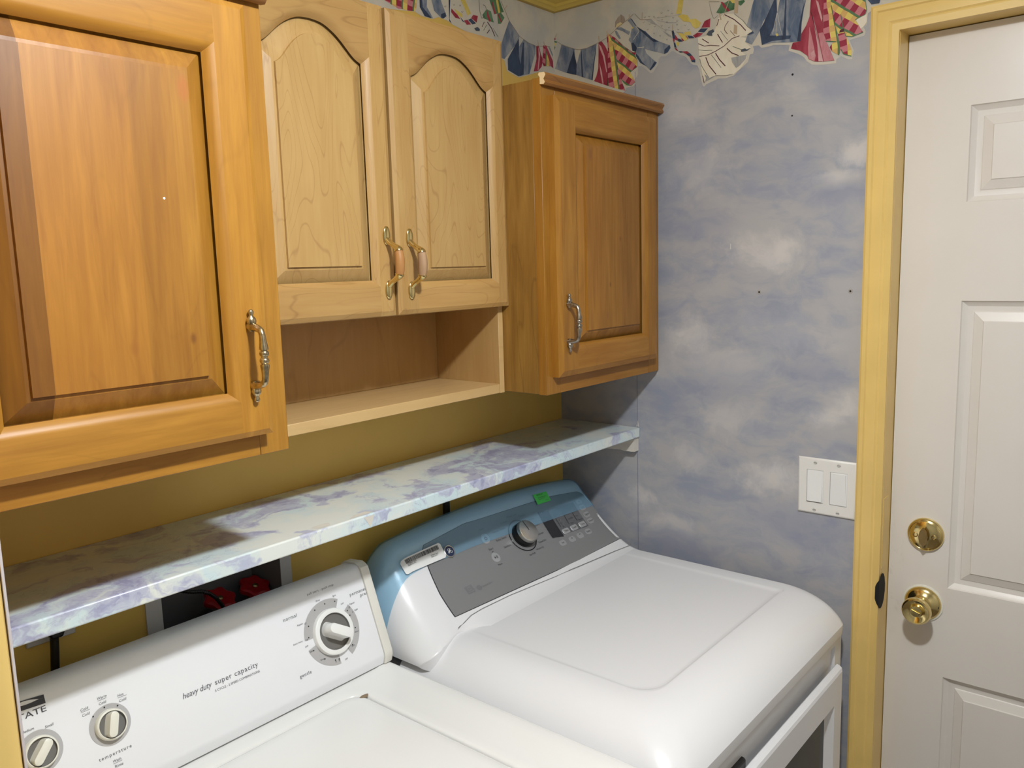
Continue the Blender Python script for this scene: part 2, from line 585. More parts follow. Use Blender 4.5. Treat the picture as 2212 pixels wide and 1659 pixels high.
def make_plaid(name, rot, wall):
    m, nt, b = new_mat(name)
    co = objco(nt)
    if wall == 'back':      # X is the level direction there
        co = nd(nt, 'ShaderNodeCombineXYZ', {1: nd(nt, 'ShaderNodeSeparateXYZ', {0: co}, out=0), 2: nd(nt, 'ShaderNodeSeparateXYZ', {0: co}, out=2)})
    w = noise(nt, co, 24, 2, .5, out=1)
    co = vadd(nt, co, vmul(nt, vadd(nt, w, (-.5, -.5, -.5)), (.008, .008, .008)))
    mp = nd(nt, 'ShaderNodeMapping', {'Vector': co, 'Rotation': (rot, 0, 0)})
    a = nd(nt, 'ShaderNodeSeparateXYZ', {0: mp}, out=1)
    c = nd(nt, 'ShaderNodeSeparateXYZ', {0: mp}, out=2)
    fa = mth(nt, 'FRACT', mth(nt, 'MULTIPLY', a, 36))
    fc = mth(nt, 'FRACT', mth(nt, 'MULTIPLY', c, 46))
    row = mth(nt, 'GREATER_THAN', fa, .55)                       # red rows / yellow rows
    alt = mth(nt, 'GREATER_THAN', fc, .5)
    redrow = mixc(nt, alt, srgb(150, 36, 62), srgb(196, 120, 128))
    yelrow = mixc(nt, alt, srgb(222, 200, 104), srgb(212, 170, 100))
    col = mixc(nt, row, redrow, yelrow)
    grn = mth(nt, 'LESS_THAN', mth(nt, 'ABSOLUTE', mth(nt, 'SUBTRACT', fa, .56)), .07)
    col = mixc(nt, grn, col, srgb(84, 118, 80))
    setin(nt, b, 'Base Color', col)
    b.inputs['Roughness'].default_value = .6
    return m


PRINT = {
    'denim': make_denim('printed_denim', srgb(82, 100, 126), srgb(156, 160, 166)),
    'navy': make_denim('printed_navy', srgb(36, 48, 72), srgb(62, 80, 108)),
    'red': make_denim('printed_crimson', srgb(140, 30, 54), srgb(172, 66, 84)),
    'pink': make_denim('printed_pale_pink', srgb(214, 178, 176), srgb(196, 140, 144)),
    'pinkmid': make_denim('printed_rose', srgb(184, 104, 116), srgb(204, 148, 150)),
    'green': make_denim('printed_green', srgb(58, 100, 66), srgb(102, 142, 108)),
    'yellow': make_denim('printed_yellow', srgb(206, 182, 84), srgb(222, 204, 118)),
    'yellowpale': make_denim('printed_straw', srgb(206, 190, 138), srgb(220, 206, 164)),
    'cream': make_denim('printed_cream', srgb(224, 214, 192), srgb(232, 224, 206)),
    'gray': make_denim('printed_grey_wash', srgb(150, 150, 150), srgb(184, 182, 178)),
    'slate': plain('printed_slate', srgb(74, 84, 98), .6),
    'maroon': plain('printed_maroon', srgb(84, 36, 48), .6),
    'greenline': plain('printed_dark_green', srgb(72, 92, 80), .6),
    'dark': plain('printed_pen_line', srgb(70, 68, 74), .6),
    'brown': make_denim('printed_taupe', srgb(140, 124, 112), srgb(180, 166, 152)),
    'beige': plain('printed_beige', srgb(190, 168, 138), .6),
    'line': plain('printed_twine', srgb(146, 124, 98), .6),
}


def print_mat(key, wall):
    if key in PRINT:
        return PRINT[key]
    k2 = key + wall
    if k2 not in PRINT:
        PRINT[k2] = make_plaid('printed_plaid_%s_%s' % (key, wall), R(8) if key == 'plaid' else R(52), wall)
    return PRINT[k2]


# ------------------------------------------------------------------ outlines of the printed border, millimetres on the wall (along, up)
RIGHT_CONTOUR = [(-167.6, 2009), (-193.1, 2023.9), (-194.4, 2029.6), (-213.4, 2030.6), (-220.4, 2034.4), (-219.3, 2045.2), (-225.3, 2052.5), (-226.5, 2070.2), (-236.4, 2068), (-248.4, 2057.8), (-257.5, 2050.1), (-263.9, 2051.9), (-276.3, 2065.9), (-276.9, 2075.8), (-283, 2080.4), (-294.7, 2079.2), (-306.8, 2085.5), (-311.2, 2086.5), (-321.6, 2079.1), (-341, 2069.1), (-352.7, 2053.8), (-359, 2049.9), (-368.1, 2046.9), (-371.8, 2039.4), (-375.6, 2020.8), (-379.6, 2006), (-383, 2002.6), (-388.2, 2006.9), (-402.6, 2010.1), (-414.9, 2013.6), (-430.1, 2011.6), (-449, 2014.3), (-461.7, 2024.2), (-478.1, 2035.1), (-481.8, 2048.5), (-488.5, 2049), (-490.3, 2056.6), (-487.8, 2063.1), (-499.8, 2062.7), (-505.5, 2056.7), (-520.6, 2056.2), (-529.8, 2057.9), (-561.9, 2051.4), (-559.8, 2041.6), (-579.4, 2031.8), (-590.2, 2024), (-595.7, 2015.8), (-605.6, 2007.9), (-626.5, 2004.3), (-650.4, 2002.7), (-651, 2009.9), (-659.1, 2013.6), (-673.4, 2005.2), (-679.5, 2004.9), (-681.5, 2020.4), (-673.5, 2039.3), (-699.5, 2042.4), (-701.7, 2048.6), (-698.2, 2057), (-703.7, 2061.5), (-704.7, 2079.5), (-710.2, 2082.3)]
BACK_CONTOUR = [(-611.3, 2116.1), (-491.5, 2131.5), (-447, 2137.6), (-445.2, 2136), (-428.3, 2132.9), (-401.1, 2133.1), (-384.9, 2140.4), (-358.7, 2138.9), (-344.6, 2134.2), (-294.2, 2126.6), (-228.2, 2105.8), (-184.3, 2091.2), (-175.6, 2070.3), (-136.6, 2062.7), (-95.4, 2075.1), (-60.9, 2086.7)]
RIGHT_PRINTS = {
  'socks': [
    ('green', [(6.4, 2158.4), (-4, 2150.9), (0.2, 2143.5), (5.8, 2148.3)], None),
    ('green', [(-1.2, 2165.7), (-8.4, 2162.5), (-7.5, 2158.9), (1.4, 2163.1)], None),
    ('red', [(6.7, 2177.2), (1.9, 2175), (3.6, 2172.8)], None),
    ('red', [(0.3, 2172.2), (-6.9, 2168.3), (-1.2, 2166.9)], None),
    ('yellow', [(6.3, 2163.4), (-6.6, 2157.8), (-5.8, 2154.9), (6.4, 2158.4)], None),
  ],
  'skirt': [
    ('red', [(23.9, 2151.6), (19, 2148.2), (6.6, 2119.6), (6.2, 2105.1), (10.2, 2107), (18, 2125.4), (24.3, 2137.8)], None),
    ('yellow', [(24.5, 2129.1), (19.7, 2123.2), (10.2, 2107), (25, 2112.7)], None),
    ('denim', [(18, 2154.9), (13.9, 2154.8), (5.4, 2134.5), (5.6, 2128.2), (11.1, 2135.5)], None),
    ('red', [(-124.1, 2137.6), (-131.7, 2140.4), (-141.9, 2127.2), (-149.1, 2114), (-147.4, 2041.3), (-125.8, 2050.7), (-110.7, 2057.4), (-117, 2066.7), (-122.5, 2082.7), (-123.8, 2116.2)], None),
    ('pink', [(-124.9, 2135.1), (-130.8, 2129.2), (-140.1, 2107.2), (-146.3, 2071.5), (-144.1, 2070.7), (-135.6, 2106.8), (-127.7, 2123.8)], None),
    ('pink', [(-125.7, 2094.2), (-132.2, 2073.8), (-136.3, 2047.9), (-133.3, 2048.3), (-128.4, 2070.9)], None),
  ],
  'jeans': [
    ('denim', [(-21.1, 2153.3), (-33, 2146.7), (-45.6, 2141.3), (-58.1, 2136.6), (-56.3, 2127.1), (-44.9, 2110.7), (-34.8, 2087.6), (-1.2, 2102.6), (-9.8, 2123)], None),
    ('denim', [(-76, 2133.3), (-90.6, 2131.8), (-107.5, 2134.8), (-118.9, 2136.8), (-116.3, 2116.3), (-109.8, 2090.9), (-107, 2059.8), (-80.2, 2070.9), (-60, 2079.7), (-61.9, 2096.6), (-70.3, 2119.7)], None),
    ('navy', [(-57.3, 2135.5), (-58.5, 2121.8), (-63.6, 2102.5), (-61.6, 2078.8), (-34.8, 2087.6), (-44.9, 2110.7)], None),
    ('navy', [(-116.4, 2127.1), (-117.9, 2126.8), (-111.3, 2090.6), (-107, 2059.8), (-103.9, 2060.9), (-109, 2091)], None),
    ('navy', [(-78.3, 2131.7), (-81, 2070.7), (-77.1, 2072), (-74.9, 2118.9)], None),
  ],
  'shirt': [
    ('plaid', [(-145.9, 2150.2), (-151.1, 2151.5), (-158.4, 2146.6), (-164, 2131.3), (-169.5, 2102), (-176.4, 2065.3), (-193.3, 2023.4), (-146.6, 2041.4), (-149.1, 2115.1)], None),
    ('plaid2', [(-151.8, 2151.1), (-168.5, 2139.9), (-191.4, 2118), (-214, 2101), (-221.8, 2100.8), (-218.2, 2093.3), (-224.4, 2082.9), (-223.6, 2069.1), (-206.6, 2060.3), (-219.2, 2038.2), (-209.2, 2031.6), (-193.4, 2035.2), (-180.6, 2052.7), (-170.9, 2094.7), (-161.1, 2131.9)], None),
    ('green', [(-168.5, 2138.7), (-191.4, 2116.8), (-214, 2100.5), (-222.5, 2100.7)], 0.9),
    ('green', [(-218.9, 2093.2), (-224.4, 2081.7), (-223.6, 2069.1), (-206.6, 2061.4)], 1),
    ('green', [(-219.2, 2038.2), (-209.2, 2032.8), (-193.4, 2035.8)], 0.8),
    ('green', [(-162.5, 2129.3), (-170.9, 2094.7), (-180.6, 2052.7), (-193.3, 2024.6)], 0.6),
  ],
  'bonnet': [
    ('brown', [(-168.1, 2162.3), (-168.9, 2173.8), (-176.2, 2181.7), (-183.5, 2186), (-192, 2179.6), (-194.8, 2170.9), (-181.8, 2161.9)], None),
    ('yellowpale', [(-169.5, 2162), (-173.2, 2168.3), (-181.9, 2170), (-189, 2166.3), (-181.8, 2161.9)], None),
  ],
  'overalls': [
    ('denim', [(-168.1, 2154.1), (-173.2, 2153.1), (-183.1, 2135.9), (-178.8, 2135.6), (-170.2, 2146.6)], None),
    ('denim', [(-173.3, 2160.1), (-183.4, 2159.3), (-194.8, 2152.3), (-207.5, 2145.2), (-203.2, 2139.1), (-187.6, 2150.3), (-170.4, 2158.3)], None),
    ('denim', [(-200.6, 2169.7), (-207.7, 2172.9), (-217.5, 2159.4), (-231.3, 2145.1), (-245.1, 2139), (-261.5, 2122.1), (-280.4, 2110.6), (-297.8, 2101.7), (-304.4, 2099.3), (-305.7, 2093.5), (-299.1, 2085.6), (-291.1, 2083.7), (-281.7, 2087.7), (-258.7, 2096.4), (-243.6, 2102.6), (-247.6, 2092.7), (-265.4, 2075.7), (-272.9, 2069.8), (-266.7, 2062.9), (-257.1, 2055.9), (-247.5, 2066.2), (-232.3, 2075.7), (-221.2, 2092.8), (-221.2, 2100.9), (-212.1, 2104.9), (-209.4, 2120.5), (-203.1, 2128.6), (-207.4, 2139.4), (-211.8, 2155.9)], None),
    ('navy', [(-291.1, 2092.7), (-303.1, 2100.1), (-305.7, 2093.5), (-299.1, 2085.6), (-290.4, 2083.8)], None),
    ('navy', [(-255.7, 2059), (-266.8, 2072), (-272.9, 2069.8), (-266.7, 2062.9), (-257.1, 2055.9)], None),
    ('navy', [(-209.4, 2120.5), (-214.4, 2121.9), (-224.1, 2108.5), (-221.2, 2100.9), (-212.1, 2104.9)], None),
    ('navy', [(-207.7, 2172.9), (-211.3, 2171), (-224.4, 2152.3), (-242.4, 2139.5), (-261.5, 2122.1), (-277.7, 2111.1), (-264.2, 2113.6), (-247.8, 2128.2), (-231.3, 2144), (-218.9, 2156.8)], None),
    ('navy', [(-221.2, 2097.4), (-228.2, 2090.4), (-236.5, 2077.3), (-255.7, 2057.8), (-247.5, 2066.2), (-232.3, 2075.7), (-220.5, 2092.9)], None),
    ('cream', [(-224.1, 2108.5), (-242.2, 2106.9)], 1),
    ('cream', [(-211.8, 2155.9), (-207.5, 2141.7), (-206.7, 2132.6)], 0.8),
    ('cream', [(-221.6, 2154), (-229.9, 2142), (-214.4, 2126.5)], 0.8),
    ('yellow', [(-211.1, 2153.7), (-214.6, 2154.2), (-216, 2150.5), (-211.8, 2150.7)], None),
  ],
  'dress': [
    ('gray', [(-242.5, 2163.5), (-259, 2161.3), (-275.1, 2144.4), (-261.6, 2150.5)], None),
    ('gray', [(-284.5, 2133.5), (-307.1, 2117.9), (-309.7, 2112.9), (-300.5, 2118)], None),
    ('gray', [(-269.8, 2157.9), (-296.5, 2146.8), (-318.9, 2142.3), (-320.2, 2140.4), (-296.5, 2145.2), (-273.8, 2154.8)], None),
    ('gray', [(-267.1, 2160.7), (-296.5, 2157.8), (-330.6, 2155.3)], 0.8),
    ('gray', [(-275.1, 2144.4), (-291.2, 2133.3), (-308.4, 2127.7)], 0.7),
    ('gray', [(-317.6, 2123.7), (-335.8, 2119), (-335.8, 2116.2), (-322.8, 2120.4)], None),
    ('yellow', [(-324.7, 2185.3), (-335.7, 2182.9), (-331.2, 2156.4), (-317.6, 2159.2), (-320.8, 2166.3)], None),
    ('yellow', [(-322.8, 2153.7), (-330.6, 2155.4), (-344.7, 2151.4), (-351.1, 2141.3), (-363.8, 2140.3), (-375.8, 2129.7), (-371.4, 2121.9), (-363.9, 2120.6), (-356.2, 2127.1), (-352.4, 2135.5), (-335.7, 2140.6), (-328, 2149.3)], None),
    ('yellow', [(-338.4, 2118.5), (-352.5, 2117.4), (-353.8, 2111.1), (-338.4, 2111.9)], None),
    ('yellow', [(-320.2, 2103.1), (-327.4, 2099.5), (-324.8, 2093.3), (-318.9, 2097.7)], None),
    ('yellow', [(-322.8, 2120.4), (-337.1, 2115.4), (-346.1, 2103.7), (-339.7, 2100.5), (-333.2, 2107.3)], None),
    ('dark', [(-242, 2168.8), (-243.4, 2166.4), (-245.3, 2166.6), (-245.9, 2168.7)], 0.5),
    ('dark', [(-253, 2168.3), (-254.3, 2165.8), (-256.3, 2166), (-256.8, 2168.2)], 0.5),
    ('dark', [(-264.5, 2165.3), (-265.9, 2162.9), (-267.8, 2163.1), (-268.3, 2165.2)], 0.5),
    ('dark', [(-274.7, 2161.5), (-276, 2159.1), (-277.9, 2159.3), (-278.4, 2161.4)], 0.5),
    ('dark', [(-294, 2160.9), (-295.4, 2158.5), (-297.2, 2158.7), (-297.7, 2160.8)], 0.5),
    ('dark', [(-307.9, 2163), (-309.2, 2160.6), (-311, 2160.8), (-311.6, 2162.9)], 0.5),
    ('dark', [(-299.3, 2170.4), (-300.7, 2168), (-302.5, 2168.2), (-303, 2170.3)], 0.5),
    ('dark', [(-282.7, 2168.8), (-284.1, 2166.4), (-285.9, 2166.6), (-286.5, 2168.7)], 0.5),
    ('dark', [(-284, 2155.1), (-285.4, 2152.7), (-287.2, 2152.9), (-287.8, 2155)], 0.5),
    ('dark', [(-296, 2148.2), (-297.3, 2145.8), (-299.2, 2146), (-299.7, 2148.1)], 0.5),
    ('dark', [(-319.7, 2145.6), (-321, 2143.2), (-322.8, 2143.4), (-323.3, 2145.5)], 0.5),
    ('dark', [(-319.7, 2138.4), (-321, 2136), (-322.8, 2136.2), (-323.3, 2138.3)], 0.5),
    ('dark', [(-310.5, 2153.6), (-311.8, 2151.2), (-313.7, 2151.4), (-314.2, 2153.5)], 0.5),
    ('dark', [(-300.6, 2136.1), (-301.9, 2133.7), (-303.8, 2133.9), (-304.3, 2136)], 0.5),
    ('dark', [(-283.3, 2142.9), (-284.7, 2140.5), (-286.5, 2140.7), (-287.1, 2142.8)], 0.5),
    ('dark', [(-266.5, 2145.1), (-267.8, 2142.7), (-269.7, 2142.9), (-270.3, 2145)], 0.5),
    ('dark', [(-254.3, 2152.1), (-255.6, 2149.7), (-257.5, 2149.9), (-258.1, 2152)], 0.5),
    ('dark', [(-239.2, 2159.1), (-240.6, 2156.7), (-242.5, 2156.9), (-243.1, 2159)], 0.5),
    ('dark', [(-249.4, 2142.3), (-250.8, 2139.8), (-252.7, 2140), (-253.3, 2142.2)], 0.5),
    ('dark', [(-265.1, 2131.2), (-266.4, 2128.8), (-268.3, 2129), (-268.9, 2131.2)], 0.5),
    ('dark', [(-279.9, 2123.8), (-281.3, 2121.4), (-283.1, 2121.6), (-283.7, 2123.8)], 0.5),
    ('dark', [(-296, 2112.8), (-297.3, 2110.4), (-299.1, 2110.7), (-299.7, 2112.8)], 0.5),
    ('dark', [(-292.7, 2131.5), (-294, 2129.1), (-295.8, 2129.3), (-296.4, 2131.4)], 0.5),
    ('dark', [(-322.9, 2127.7), (-324.2, 2125.4), (-326.1, 2125.6), (-326.6, 2127.7)], 0.5),
    ('dark', [(-339.1, 2132.8), (-340.4, 2130.5), (-342.2, 2130.7), (-342.7, 2132.8)], 0.5),
    ('dark', [(-346.8, 2123), (-348.1, 2120.7), (-349.9, 2120.9), (-350.4, 2123)], 0.5),
  ],
  'necktie': [
    ('navy', [(-308.4, 2126.6), (-312.3, 2128), (-315, 2120.8), (-316.3, 2109.4), (-311, 2110.4)], None),
    ('red', [(-396.8, 2134.1), (-395.7, 2117.1), (-376.4, 2119.8), (-383.9, 2131.3)], None),
    ('navy', [(-375.8, 2118.8), (-391.4, 2115.7), (-382.7, 2109.3), (-368.9, 2113.6)], None),
    ('red', [(-368.3, 2112.1), (-380.3, 2108.1), (-374, 2103.9), (-362.7, 2102.8), (-357.6, 2108.2)], None),
    ('navy', [(-344.8, 2110.6), (-356.3, 2107.9), (-361.4, 2102.5), (-348.7, 2104.4)], None),
    ('red', [(-330.6, 2106.7), (-342.2, 2110.6), (-347.4, 2104.6), (-334.5, 2101.5)], None),
    ('navy', [(-322.8, 2109.3), (-329.3, 2106.4), (-334.5, 2100.9), (-325.4, 2102.1), (-321.5, 2106.2)], None),
    ('red', [(-316.3, 2118.4), (-322.8, 2109.3), (-322.8, 2104.8), (-316.3, 2108.3)], None),
    ('red', [(-311, 2111.5), (-315.6, 2109.5), (-315.6, 2104), (-312.3, 2104.6)], None),
    ('navy', [(-313, 2103.9), (-316.9, 2101.5), (-320.2, 2090.8), (-315, 2092.9)], None),
    ('red', [(-315, 2091.8), (-320.2, 2089.7), (-324.8, 2083.2), (-318.9, 2086.5)], None),
    ('navy', [(-324.8, 2083.2), (-332, 2081.9), (-338.4, 2078.5), (-328.1, 2079.8)], None),
    ('red', [(-332, 2081.4), (-344.9, 2079.6), (-351.3, 2074), (-341, 2075.3)], None),
    ('navy', [(-341.7, 2075.2), (-351.3, 2074.5), (-356.5, 2068.6), (-348.8, 2068.9)], None),
    ('red', [(-350.1, 2068.7), (-357.1, 2068.5), (-363.5, 2059.6), (-353.9, 2060.2)], None),
    ('navy', [(-353.9, 2059.6), (-363.5, 2059.6), (-363.5, 2054.1), (-356.5, 2055.9)], None),
  ],
  'striped_shirt': [
    ('cream', [(-414.2, 2130.5), (-426.3, 2136.6), (-447.8, 2132.6), (-462.1, 2120.7), (-475.1, 2103.4), (-490.3, 2088.8), (-476.5, 2085.2), (-462.5, 2085.8), (-475.4, 2080.2), (-472, 2073.4), (-485, 2060.5), (-476.9, 2056.7), (-462.8, 2058.2), (-475.9, 2047.3), (-474.8, 2041.1), (-462.1, 2024.2), (-446.7, 2016), (-427.4, 2017.5), (-410.3, 2020.9), (-396.7, 2016.5), (-384.2, 2009.7), (-377.8, 2037.3), (-372.6, 2062.4), (-370, 2090.4), (-368.6, 2101.6), (-389.9, 2101.9), (-388.7, 2104.3), (-398.5, 2112.2), (-405.9, 2107.5), (-409.5, 2116.5)], None),
    ('maroon', [(-427.5, 2134.7), (-447.9, 2121.5), (-462.2, 2108.1), (-472.9, 2095.4)], 1.7),
    ('maroon', [(-415.5, 2128.7), (-410.7, 2116.2)], 1.5),
    ('maroon', [(-436, 2120.8), (-428.9, 2112.6), (-427.8, 2105.3), (-433.9, 2096.7)], 1.2),
    ('maroon', [(-439.8, 2101.9), (-450.6, 2089.1)], 0.9),
    ('greenline', [(-447.8, 2132.1), (-466.8, 2115.6), (-477.5, 2100.8), (-483.3, 2096.5)], 0.7),
    ('greenline', [(-419.3, 2104.8), (-435.2, 2084.1)], 0.7),
    ('maroon', [(-412.7, 2100.2), (-423.8, 2082)], 1.8),
    ('maroon', [(-378.7, 2097.5), (-393.7, 2086.5)], 1.5),
    ('maroon', [(-370, 2089.9), (-383.8, 2082.4), (-397.5, 2081.5), (-417.1, 2076.7)], 1.3),
    ('greenline', [(-370.7, 2077.7), (-383.9, 2073.6), (-401.3, 2071)], 0.7),
    ('maroon', [(-372.6, 2064.1), (-392.6, 2063.8), (-409.9, 2068.3), (-426.9, 2074.4), (-444.7, 2086), (-460.1, 2087.9)], 1.3),
    ('maroon', [(-387.1, 2059.9), (-394, 2043.3), (-410.2, 2022.5)], 1.8),
    ('greenline', [(-399.5, 2062.6), (-408.8, 2050.6), (-421.2, 2033.8)], 0.8),
    ('maroon', [(-408.7, 2064.2), (-417.4, 2050.2), (-430.3, 2035.5)], 1.9),
    ('maroon', [(-433.5, 2068.9), (-443.8, 2058.4), (-458.8, 2050.4)], 1.7),
    ('greenline', [(-446.1, 2070.3), (-464, 2061.1)], 0.8),
    ('greenline', [(-373.9, 2058.9), (-377.7, 2045), (-394.2, 2018.6)], 0.8),
    ('maroon', [(-380.4, 2024.7), (-384.2, 2009.7)], 1.3),
    ('dark', [(-409, 2020.5), (-432.3, 2016.7), (-446.7, 2017.1)], 0.5),
    ('gray', [(-384.1, 2027.4), (-395.4, 2017.8), (-410.3, 2020.9), (-385.5, 2011.7), (-387.9, 2019)], None),
    ('gray', [(-442.8, 2048.9), (-458.2, 2049.4), (-475.8, 2049.4), (-473.6, 2041.4), (-462, 2031.7), (-453.7, 2027.7), (-445.2, 2039.9)], None),
    ('slate', [(-464, 2061.1), (-472.2, 2061.8), (-475.7, 2059), (-484.4, 2060.6), (-476.9, 2056.7), (-464, 2056.9)], None),
    ('slate', [(-388.7, 2104.3), (-393.6, 2109.9), (-403.4, 2111.7), (-405.9, 2106.4), (-401, 2104.1), (-401.7, 2099.1), (-393.6, 2100.7)], None),
    ('navy', [(-475.3, 2086.5), (-488, 2091.4), (-490.4, 2086.7), (-481.1, 2085.9)], None),
  ],
  'striped_sock': [
    ('green', [(-409.3, 2142.3), (-416.5, 2151.4), (-420.1, 2158.1), (-428.5, 2157.4), (-436.8, 2159.8), (-448.8, 2151.9), (-448.3, 2140.5), (-438.2, 2139.4), (-426.3, 2138.7), (-419, 2138.6)], None),
    ('green', [(-457, 2154.4), (-468.6, 2153.9), (-470.4, 2150.4), (-461.8, 2144.4), (-457, 2148.1)], None),
    ('red', [(-418.8, 2161.1), (-423.7, 2159.5), (-439.4, 2140.2), (-434.7, 2138.6), (-425, 2149.6)], None),
    ('yellow', [(-438, 2160.6), (-448.7, 2158.3), (-448.8, 2151.9), (-444, 2153)], None),
    ('dark', [(-416.4, 2161.6), (-393.2, 2166.6), (-397, 2151.3), (-400.8, 2138.7), (-404.5, 2131.5), (-413, 2136.2)], 0.6),
  ],
  'clothes_pole': [
    ('beige', [(-449.3, 2158.1), (-456.9, 2156.5), (-456.1, 2131.4), (-447.8, 2133.2)], None),
    ('beige', [(-448, 2112), (-455.2, 2108.4), (-454.8, 2091.5), (-447, 2095.2)], None),
  ],
  'wide_jeans': [
    ('denim', [(-499.2, 2181.2), (-529.4, 2176.2), (-525.8, 2131.2), (-508.3, 2104), (-501.8, 2088.7), (-486, 2066.6), (-472, 2074.5), (-476.5, 2085.2), (-489.2, 2088), (-475.1, 2105.5), (-480.6, 2123.2)], None),
    ('denim', [(-529.4, 2176.2), (-534.1, 2159.9), (-536.6, 2115.7), (-545.2, 2157.5), (-551.4, 2170.6), (-598, 2158.4), (-588.3, 2112.8), (-584.7, 2088.6), (-583.3, 2054.5), (-561.7, 2056.6), (-527, 2062), (-506.7, 2061.7), (-501.7, 2090.8), (-510.6, 2103.5)], None),
    ('navy', [(-530.1, 2140.5), (-534.5, 2139.5), (-536.1, 2115.8), (-531, 2091.2), (-522.3, 2076.4), (-564.4, 2068.3), (-562.3, 2062.6), (-527, 2065.2), (-506.7, 2061.7), (-501.7, 2090.8), (-510.6, 2103.5)], None),
    ('navy', [(-552.1, 2135.7), (-554.3, 2135.2), (-554.5, 2070.2), (-549, 2071.2)], None),
    ('navy', [(-591.9, 2127), (-588.3, 2112.8), (-584.7, 2088.6), (-583.3, 2054.5), (-576.5, 2055.8), (-581.1, 2089.3), (-585.9, 2113.4)], None),
    ('cream', [(-536.1, 2115.8), (-532, 2097.2), (-527.9, 2077.4)], 0.5),
    ('cream', [(-536.6, 2114.6), (-535.3, 2094.4), (-534.6, 2075.1)], 0.5),
    ('cream', [(-537.2, 2114.5), (-542, 2091), (-546.8, 2073.7)], 0.5),
    ('yellow', [(-534.6, 2077.1), (-537.9, 2077.5), (-540.2, 2073), (-535.8, 2072.3)], None),
    ('navy', [(-700.6, 2107.1), (-707.5, 2130.2), (-733.2, 2126.2), (-724, 2092.6), (-710.6, 2093.5)], None),
  ],
  'pink_skirt': [
    ('red', [(-603.1, 2154.2), (-620.8, 2152.1), (-625.6, 2123.6), (-624.9, 2090.3), (-625.6, 2064.4), (-632.8, 2043.2), (-647.6, 2008.2), (-623.3, 2010), (-610.7, 2012.7), (-599, 2019.3), (-596.7, 2025.8), (-582.6, 2037.4), (-564.6, 2044.3), (-568.2, 2054.3), (-583.3, 2054.5), (-584.1, 2067.5), (-593.3, 2080.8), (-599.3, 2095.6), (-600, 2110.4)], None),
    ('pink', [(-600.6, 2107.3), (-604.5, 2097.5), (-609.3, 2073.6), (-615.2, 2042.5), (-618.1, 2011.9), (-627, 2009.8), (-621.7, 2033.3), (-611.3, 2075.2), (-605.6, 2094.3)], None),
    ('pinkmid', [(-599.7, 2077.5), (-598, 2040.7), (-599, 2020.3), (-610.7, 2013.2), (-612.6, 2022.9), (-605.5, 2054.3)], None),
    ('pink', [(-610.1, 2123.1), (-615.4, 2118), (-623.4, 2087.6), (-622, 2082), (-615.8, 2102.1)], None),
    ('pinkmid', [(-616.8, 2062.2), (-625.6, 2062.4), (-632.8, 2043.2), (-647, 2008.8), (-628.5, 2009.6), (-622.8, 2033.1)], None),
    ('pink', [(-603, 2028.7), (-609.2, 2033.6), (-611.5, 2023.1), (-606.4, 2020)], None),
  ],
  'plaid_shirt': [
    ('plaid', [(-626, 2149), (-633.1, 2150.3), (-639.3, 2106.9), (-642.8, 2088.6), (-646.4, 2071.2), (-651.9, 2054.4), (-650.2, 2040.9), (-630.7, 2045.6), (-625.6, 2064.4), (-625.2, 2100.1)], None),
    ('plaid2', [(-633.6, 2150.1), (-645.3, 2144.5), (-675.7, 2126), (-699.6, 2107.3), (-703.2, 2085.6), (-700.5, 2078.5), (-683.2, 2072.5), (-697.6, 2048.4), (-678.1, 2044.4), (-667.1, 2047.5), (-664.9, 2053.8), (-652.9, 2054.2), (-646.4, 2071.2), (-639.3, 2106.9)], None),
    ('plaid', [(-652.9, 2054.2), (-664.9, 2053.8), (-670.3, 2042), (-678.9, 2018.9), (-678.2, 2010.2), (-664, 2016.7), (-658.8, 2024.5), (-656, 2015.7), (-642.5, 2025.5), (-638.2, 2033.2), (-643.1, 2040.3), (-650.2, 2040.9)], None),
    ('cream', [(-684.2, 2071.8), (-690.9, 2075.2), (-702.5, 2078.6), (-703.9, 2064.4), (-697.3, 2057.1), (-693.5, 2055)], None),
    ('green', [(-699.7, 2103.5), (-702.7, 2085.7), (-700.1, 2078.1), (-683.2, 2073)], 1.4),
    ('green', [(-697.6, 2048.4), (-678.1, 2044.4), (-667.1, 2047.5)], 1.4),
    ('green', [(-639.3, 2106.9), (-646.4, 2071.2), (-651.9, 2054.4)], 1.4),
    ('green', [(-657, 2087.6), (-661.6, 2065.2), (-667.1, 2047.5)], 1.4),
    ('green', [(-630.7, 2045.4), (-650.2, 2040.9)], 1.4),
    ('green', [(-658.7, 2026.5), (-664, 2016.7), (-678.2, 2010.4)], 1.4),
    ('maroon', [(-656.7, 2060.3), (-663.7, 2061.8), (-663.9, 2055.9), (-654.9, 2055.7)], None),
  ],
  'clothesline': [
    ('line', [(-8.4, 2162.5), (-21.9, 2153.1), (-58.1, 2136.6), (-72.1, 2132.8), (-90.6, 2131.8), (-118.9, 2136.8), (-133.2, 2140.1), (-148.1, 2145), (-165.8, 2154.5), (-177.5, 2161.6), (-203.3, 2172.6), (-216.1, 2180.4)], 0.7),
    ('line', [(-493.6, 2179.4), (-518.3, 2178.8), (-551.4, 2170.6), (-598, 2158.4), (-631.7, 2149.6), (-666.1, 2139.7), (-714.9, 2129.5)], 0.7),
    ('line', [(-219, 2179.8), (-232.9, 2164.9), (-256.2, 2160.7)], 0.7),
  ],
  'clothespins': [
    ('beige', [(-9.6, 2179), (-2.9, 2170.3)], 2.3),
    ('beige', [(-125.1, 2151.8), (-127.2, 2139.5)], 2.3),
    ('beige', [(-147.5, 2158.1), (-148.8, 2148.4)], 2.3),
    ('beige', [(-205.5, 2181.4), (-205.4, 2171.1)], 2.3),
    ('beige', [(-238.5, 2178.5), (-237, 2163.5)], 2.3),
